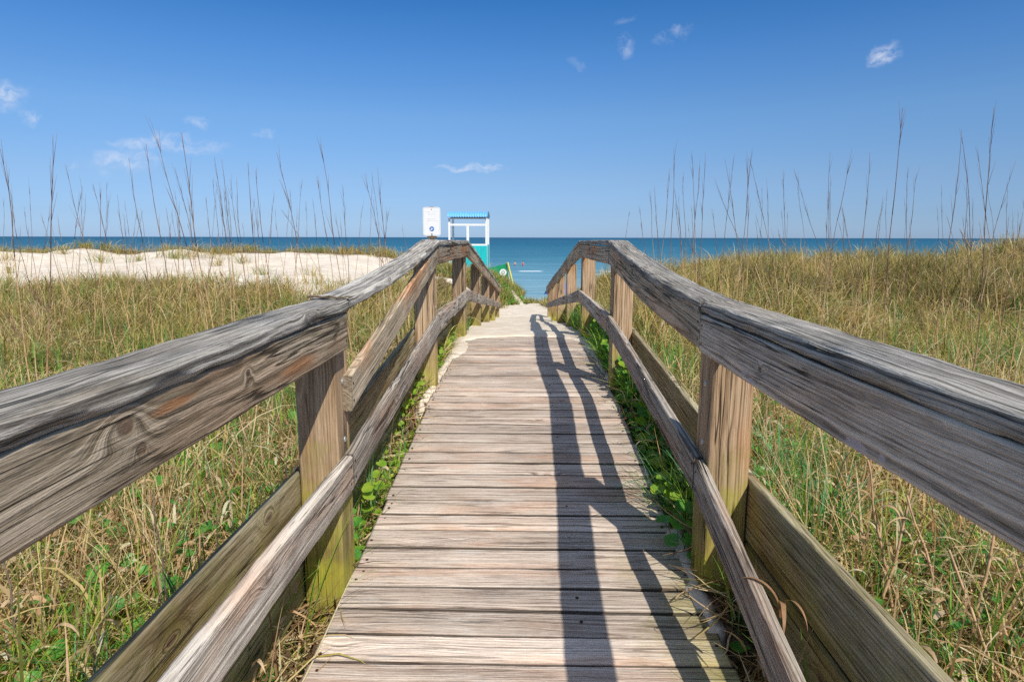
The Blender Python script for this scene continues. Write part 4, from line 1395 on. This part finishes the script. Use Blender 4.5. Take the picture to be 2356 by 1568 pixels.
LD = 28.0
pA = at(1031, 500, LD); pB = at(1121, 500, LD)
x0, x1 = pA.x, pB.x
zof = lambda py: at(1100, py, LD).z
W_ = x1 - x0; xc = (x0 + x1) / 2
gl = gz(xc, LD)
lg = empty('lifeguard_stand', (xc, LD, gl)); tag(lg, 'small lifeguard stand with turquoise boards, white frame and curved blue corrugated roof', 'lifeguard stand')
zr = lambda py: zof(py) - gl
hw_ = W_ / 2
DP = 1.5
pw = .085
legs_b = -1.2
for sx in (-1, 1):
    for yy_ in (0, DP):
        xa = sx * hw_ - (pw if sx > 0 else 0); xb = xa + pw
        sub('frame_post', box(xa, xb, yy_, yy_ + pw, legs_b, zr(502)), M['paint_white'], lg)
def hb(name, py, th, y0_, mat=M['paint_white'], xa=-hw_ + pw, xb=hw_ - pw):
    z = zr(py); return sub(name, box(xa, xb, y0_, y0_ + .06, z - th / 2, z + th / 2), mat, lg)
hb('cross_bar', 517, .085, .012)
hb('sill', 563, .075, .010)
hb('fascia', 501.5, .07, .012, M['dirty'])
sub('mullion', box(-.06, .05, .016, .075, zr(563) + .038, zr(517) - .043), M['paint_white'], lg)
sub('front_panel', box(-hw_ + pw, hw_ - .01, -.012, .008, zr(563) - 1.15, zr(563) - .038), M['turq'], lg)
sub('side_panel', box(hw_ - .03, hw_ - .005, pw, DP, zr(563) - 1.15, zr(563)), M['turq'], lg)
sub('side_panel', box(-hw_ + .005, -hw_ + .03, pw, DP, zr(563) - 1.15, zr(563)), M['turq'], lg)
sub('floor', box(-hw_ + .03, hw_ - .03, .08, DP, zr(563) - 1.12, zr(563) - 1.06), M['paint_white'], lg)
# curved corrugated roof: arc over the depth, waves across the width
nu, nv = 112, 14
V = []; F = []
ze, zt_ = zr(501) + .03, zr(485.5)
for j in range(nv + 1):
    t = j / nv
    yy_ = -.18 + t * (DP + .36)
    zz_ = ze + (zt_ - ze) * math.sin(math.pi * (t)) ** .55 if 0 < t < 1 else ze
    for i in range(nu + 1):
        x = -hw_ - .02 + (W_ + .04) * i / nu
        wv = .020 * math.cos(2 * math.pi * i / nu * 16)
        V.append((x, yy_ - (wv if t < .15 else 0), zz_ + wv))
for j in range(nv):
    for i in range(nu):
        q = j * (nu + 1) + i
        F.append((q, q + 1, q + nu + 2, q + nu + 1))
ro = sub('roof', (V, F), M['blue_roof'], lg, smooth=True)
so = ro.modifiers.new('thick', 'SOLIDIFY'); so.thickness = .006

# ------------------------------------------------------------------ green beach shelter with yellow pole
M['green'] = plain_mat('green_canvas', (.01, .32, .13), .6, .3, .12, 6)
M['yellow'] = plain_mat('yellow_pole', (.75, .70, .10), .5, .4, .05)
GD = 27.0
g0 = at(1155, 628, GD)
tent = empty('beach_tent', (g0.x, GD, gz(g0.x, GD))); tag(tent, 'small green canvas beach shelter with a white round emblem behind the dune grass', 'beach tent')
gb = gz(g0.x, GD)
def rel(px, py, dy=0):
    p = at(px, py, GD + dy); return (p.x - g0.x, dy, p.z - gb)
A_ = rel(1118, 618); B_ = rel(1165.5, 606); C_ = rel(1172, 640); D_ = rel(1120, 640)
zb_ = rel(1170, 640)[2] - .25
Bk = (B_[0] - .25, 1.1, B_[2] - .75); Ak = (A_[0], 1.1, A_[2] - .75)
V = [A_, B_, (C_[0], 0, zb_), (D_[0], 0, zb_), Ak, Bk, (C_[0] - .1, 1.1, zb_), (D_[0], 1.1, zb_)]
F = [(3, 2, 1, 0), (0, 1, 5, 4), (1, 2, 6, 5), (0, 4, 7, 3)]
cv_ = sub('canvas', (V, F), M['green'], tent)
so = cv_.modifiers.new('thick', 'SOLIDIFY'); so.thickness = .01
e0 = rel(1157.5, 626.5)
V = []; F = []
for q in range(28):
    a = 2 * math.pi * q / 28
    for rr_ in (.15, .07):
        V.append((e0[0] + rr_ * math.cos(a), -.012, e0[2] + rr_ * math.sin(a)))
for q in range(28):
    w_ = (q + 1) % 28; F.append((q * 2, w_ * 2, w_ * 2 + 1, q * 2 + 1))
V2_, F2_ = disc(.045, -.012, 16, e0[0], e0[2])
sub('emblem', merge([(V, F), (V2_, F2_)]), M['white'], tent)
pa = rel(1168, 603); pb = rel(1179, 636)
V, F = tube_geo([Vector(pa) + Vector((0, -.08, 0)), Vector(pb) + Vector((.1, -.08, -.6))], [.035, .035], 10)
sub('pole', (V, F), M['yellow'], tent)
V, F = tube_geo([Vector(rel(1166, 605)) + Vector((0, -.02, 0)), Vector(rel(1174, 638)) + Vector((0.02, -.02, -.4))], [.02, .02], 8)
sub('piping', (V, F), M['white'], tent)

# ------------------------------------------------------------------ blue parasol beyond the right handrail
M['bluec'] = plain_mat('blue_canvas', (.02, .16, .75), .5, .3, .1, 6)
UD = 24.0
u0 = at(1252, 672, UD)
ux = u0.x + .55
gu = gz(ux, UD)
um = empty('beach_parasol', (ux, UD, gu)); tag(um, 'blue beach parasol half hidden behind the far end of the right handrail', 'parasol')
V = [(0, 0, .42)]; F = []
for kx, (rr_, zz_) in enumerate(((.2, .38), (.38, .25), (.52, .0), (.53, -.06))):
    for q in range(24):
        a = 2 * math.pi * q / 24
        rs = rr_ * (1 + .03 * math.cos(a * 8))
        V.append((rs * math.cos(a), rs * math.sin(a), zz_ - (.02 * math.cos(a * 8) if kx >= 2 else 0)))
for q in range(24):
    w_ = (q + 1) % 24
    F.append((0, 1 + q, 1 + w_))
    for kx in range(3):
        F.append((1 + kx * 24 + q, 1 + (kx + 1) * 24 + q, 1 + (kx + 1) * 24 + w_, 1 + kx * 24 + w_))
zc_ = u0.z - gu - .0
sub('canopy', (V, F), M['bluec'], um, (0, 0, zc_), True)
V, F = tube_geo([(0, 0, -.3), (0, 0, zc_ + .45)], [.016, .014], 10)
sub('pole', (V, F), M['paint_white'], um)
for q in range(8):
    a = 2 * math.pi * (q + .5) / 8
    V, F = tube_geo([(0, 0, zc_ + .38), (.36 * math.cos(a), .36 * math.sin(a), zc_ + .20), (.5 * math.cos(a), .5 * math.sin(a), zc_ - .03)], [.004, .004, .003], 5)
    sub('rib', (V, F), M['paint_white'], um)

# ------------------------------------------------------------------ bathers
M['skin'] = plain_mat('skin', (.55, .33, .24), .55, .3, .05, 20)
M['red'] = plain_mat('red_swimwear', (.55, .10, .12), .6, .3, .1, 20)
M['dark'] = plain_mat('dark_swimwear', (.06, .06, .10), .6, .3, .1, 20)
M['hair'] = plain_mat('brown_hair', (.07, .04, .025), .6, .3, .2, 60)


def bather(loc, heading, suit, label, arm):
    joints = {'pel': (0, 0, .95, .125, .10), 'waist': (0, 0, 1.10, .115, .09), 'chest': (0, .0, 1.32, .15, .11), 'neck': (0, 0, 1.47, .055, .055),
              'head0': (0, -.01, 1.56, .075, .08), 'head1': (0, 0, 1.68, .078, .09), 'head2': (0, 0, 1.74, .05, .06),
              'sl': (-.17, 0, 1.40, .055, .055), 'el': (-.27, -.03, 1.13, .042, .042), 'wl': (-.24, -.18 if arm else -.08, 1.02 if arm else .88, .03, .03), 'hl': (-.22, -.26 if arm else -.1, 1.02 if arm else .80, .03, .02),
              'sr': (.17, 0, 1.40, .055, .055), 'er': (.28, 0, 1.14, .042, .042), 'wr': (.27, -.10, .92, .03, .03), 'hr': (.26, -.13, .84, .03, .02),
              'kl': (-.10, -.02, .50, .065, .07), 'al': (-.11, .02, .10, .042, .045), 'fl': (-.11, -.13, .04, .04, .03),
              'kr': (.10, -.02, .50, .065, .07), 'ar': (.11, .02, .10, .042, .045), 'fr': (.11, -.13, .04, .04, .03), 'tl': (-.09, 0, .86, .09, .09), 'tr': (.09, 0, .86, .09, .09)}
    ed = [('pel', 'waist'), ('waist', 'chest'), ('chest', 'neck'), ('neck', 'head0'), ('head0', 'head1'), ('head1', 'head2'), ('chest', 'sl'), ('sl', 'el'), ('el', 'wl'), ('wl', 'hl'),
          ('chest', 'sr'), ('sr', 'er'), ('er', 'wr'), ('wr', 'hr'), ('pel', 'tl'), ('tl', 'kl'), ('kl', 'al'), ('al', 'fl'), ('pel', 'tr'), ('tr', 'kr'), ('kr', 'ar'), ('ar', 'fr')]
    nm = list(joints); ix = {q: i for i, q in enumerate(nm)}
    me = bpy.data.meshes.new('person')
    me.from_pydata([joints[q][:3] for q in nm], [(ix[a], ix[b]) for a, b in ed], [])
    o = bpy.data.objects.new('person', me); COL.objects.link(o)
    o.location = loc; o.rotation_euler = (0, 0, heading)
    me.materials.append(M['skin'])
    sk = o.modifiers.new('skin', 'SKIN')
    for i, q in enumerate(nm):
        me.skin_vertices[0].data[i].radius = joints[q][3:5]
        me.skin_vertices[0].data[i].use_root = (q == 'pel')
    ss = o.modifiers.new('sub', 'SUBSURF'); ss.levels = 2; ss.render_levels = 2
    tag(o, label, 'person', 'bathers standing in the sea')
    # clothing and hair
    def shell(name, rings, mat):
        V = []; F = []
        for (cx, cy, cz2, ra, rb) in rings:
            for q in range(14):
                a = 2 * math.pi * q / 14; V.append((cx + ra * math.cos(a), cy + rb * math.sin(a), cz2))
        for j in range(len(rings) - 1):
            for q in range(14):
                w_ = (q + 1) % 14; F.append((j * 14 + q, j * 14 + w_, (j + 1) * 14 + w_, (j + 1) * 14 + q))
        F.append(tuple(range(13, -1, -1))); F.append(tuple(range((len(rings) - 1) * 14, len(rings) * 14)))
        sub(name, (V, F), mat, o, (0, 0, 0), True)
    shell('swimwear', [(0, 0, .84, .17, .13), (0, 0, .98, .155, .12), (0, 0, 1.12, .135, .105), (0, 0, 1.30, .165, .125), (0, 0, 1.38, .13, .10)] if suit == 'red' else
          [(0, 0, .70, .19, .13), (0, 0, .84, .18, .13), (0, 0, 1.0, .15, .115)], M[suit])
    shell('hair', [(0, .035, 1.55, .072, .055), (0, .025, 1.64, .092, .085), (0, .01, 1.72, .09, .09), (0, .01, 1.785, .055, .055), (0, .01, 1.80, .02, .02)], M['hair'])
    for ex in (-.03, .03):
        V, F = tube_geo([(ex, -.088, 1.655), (ex, -.094, 1.655)], [.011, .008], 8); sub('eye', (V, F), M['hair'], o)
    V, F = tube_geo([(0, -.08, 1.65), (0, -.108, 1.615), (0, -.09, 1.605)], [.008, .014, .008], 6); sub('nose', (V, F), M['skin'], o, smooth=True)
    return o


pz = SEA - .78
for (px, hd, suit, lb, arm) in ((1185, .5, 'dark', 'left bather with dark hair and dark trunks standing waist deep in the sea', True),
                                (1203, -.3, 'red', 'right bather in red swimwear standing waist deep in the sea', False)):
    p = at(px, 610.5, 136.0)
    bather((p.x, 136.0, pz), hd, suit, lb, arm)

# ------------------------------------------------------------------ light
SUN = Vector((.45, -.86, 1.0)).normalized()
sun_el = math.asin(SUN.z)
ld = bpy.data.lights.new('sun', 'SUN'); ld.energy = 5.0; ld.angle = R(.5); ld.color = (1.0, .94, .83)
lo = bpy.data.objects.new('sun', ld); COL.objects.link(lo)
lo.rotation_euler = SUN.to_track_quat('Z', 'Y').to_euler()
lo.location = (6, -10, 12)

world = bpy.data.worlds.new('World'); scene.world = world; world.use_nodes = True
world.node_tree.nodes.clear()
n = NT(world.node_tree)
out = n.node('ShaderNodeOutputWorld'); bg = n.node('ShaderNodeBackground')
sky = n.node('ShaderNodeTexSky'); sky.sky_type = 'NISHITA'; sky.sun_disc = False
sky.sun_elevation = sun_el
sky.sun_rotation = math.atan2(SUN.x, SUN.y)
sky.air_density = 1.0; sky.dust_density = .25; sky.ozone_density = 3.0
tc = n.node('ShaderNodeTexCoord')
D = tc.outputs['Generated']
spd = n.node('ShaderNodeSeparateXYZ'); n.l.new(D, spd.inputs[0])
el = spd.outputs[2]
# clear maritime sky colour by height; overhead stops brightened whiter to add fill light
tintc = n.ramp(el, [(0.0, (.40, .60, 1.13)), (.034, (.40, .56, .95)), (.087, (.48, .61, .87)), (.173, (.50, .71, .94)), (.253, (.37, .68, 1.0)), (.33, (.22, .60, .96)), (.50, (1.25, 1.25, 1.25)), (1.0, (2.6, 2.1, 1.65))])
skyc = n.mix(1.0, sky.outputs[0], tintc, 'MULTIPLY')
CL = [(18, 218, 42, 34, 1.0), (72, 262, 24, 14, .7), (447, 270, 30, 14, .6), (400, 335, 110, 20, .75), (310, 330, 60, 18, .7), (290, 372, 80, 20, .7), (603, 312, 28, 13, .5), (1070, 393, 50, 9, .95), (1125, 383, 38, 8, .95),
      (1447, 98, 17, 20, .55), (1535, 92, 22, 10, .4), (1568, 68, 22, 9, .4), (2030, 130, 30, 28, 1.0), (1330, 135, 20, 10, .25), (170, 372, 20, 8, .3), (1440, 40, 24, 8, .2)]
yp = n.math('MAXIMUM', spd.outputs[1], .05)
u = n.math('DIVIDE', spd.outputs[0], yp); v = n.math('DIVIDE', spd.outputs[2], yp)
uv = n.node('ShaderNodeCombineXYZ'); n.l.new(u, uv.inputs[0]); n.l.new(v, uv.inputs[1])
nz1 = n.node('ShaderNodeTexNoise'); n.l.new(uv.outputs[0], nz1.inputs['Vector']); nz1.inputs['Scale'].default_value = 16; nz1.inputs['Detail'].default_value = 5; nz1.inputs['Roughness'].default_value = .6
wv = n.vmath('SCALE', n.vmath('SUBTRACT', nz1.outputs['Color'], (.5, .5, .5)), scale=.075)
uvw = n.vmath('ADD', uv.outputs[0], wv)
tot = None
for (px, py, rx, ry, s_) in CL:
    d = ray(px, py); cu, cv2 = d.x / d.y, d.z / d.y
    q = n.vmath('MULTIPLY', n.vmath('SUBTRACT', uvw, (cu, cv2, 0)), (1450 / rx, 1450 / ry, 0))
    f = n.rng(n.vmath('LENGTH', q), 0.1, 1.35, s_, 0, smooth=True)
    tot = f if tot is None else n.math('MAXIMUM', tot, f)
nz2 = n.noise(n.vmath('MULTIPLY', uvw, (1.0, 1.6, 0)), 42, 6, .62)
cf = n.math('MULTIPLY', tot, n.rng(nz2, .34, .62), clamp=True)
cf = n.math('MULTIPLY', cf, n.rng(spd.outputs[1], .0, .2), clamp=True)
cf = n.math('MULTIPLY', cf, .62)
skyc = n.mix(cf, skyc, (6.6, 6.9, 7.8))
n.l.new(skyc, bg.inputs[0]); bg.inputs[1].default_value = .12
n.l.new(bg.outputs[0], out.inputs[0])

scene.view_settings.view_transform = 'Standard'
scene.view_settings.look = 'None'
scene.view_settings.exposure = 0
scene.view_settings.gamma = 1
scene.cycles.use_denoising = False
scene.cycles.max_bounces = 8
scene.cycles.transparent_max_bounces = 8
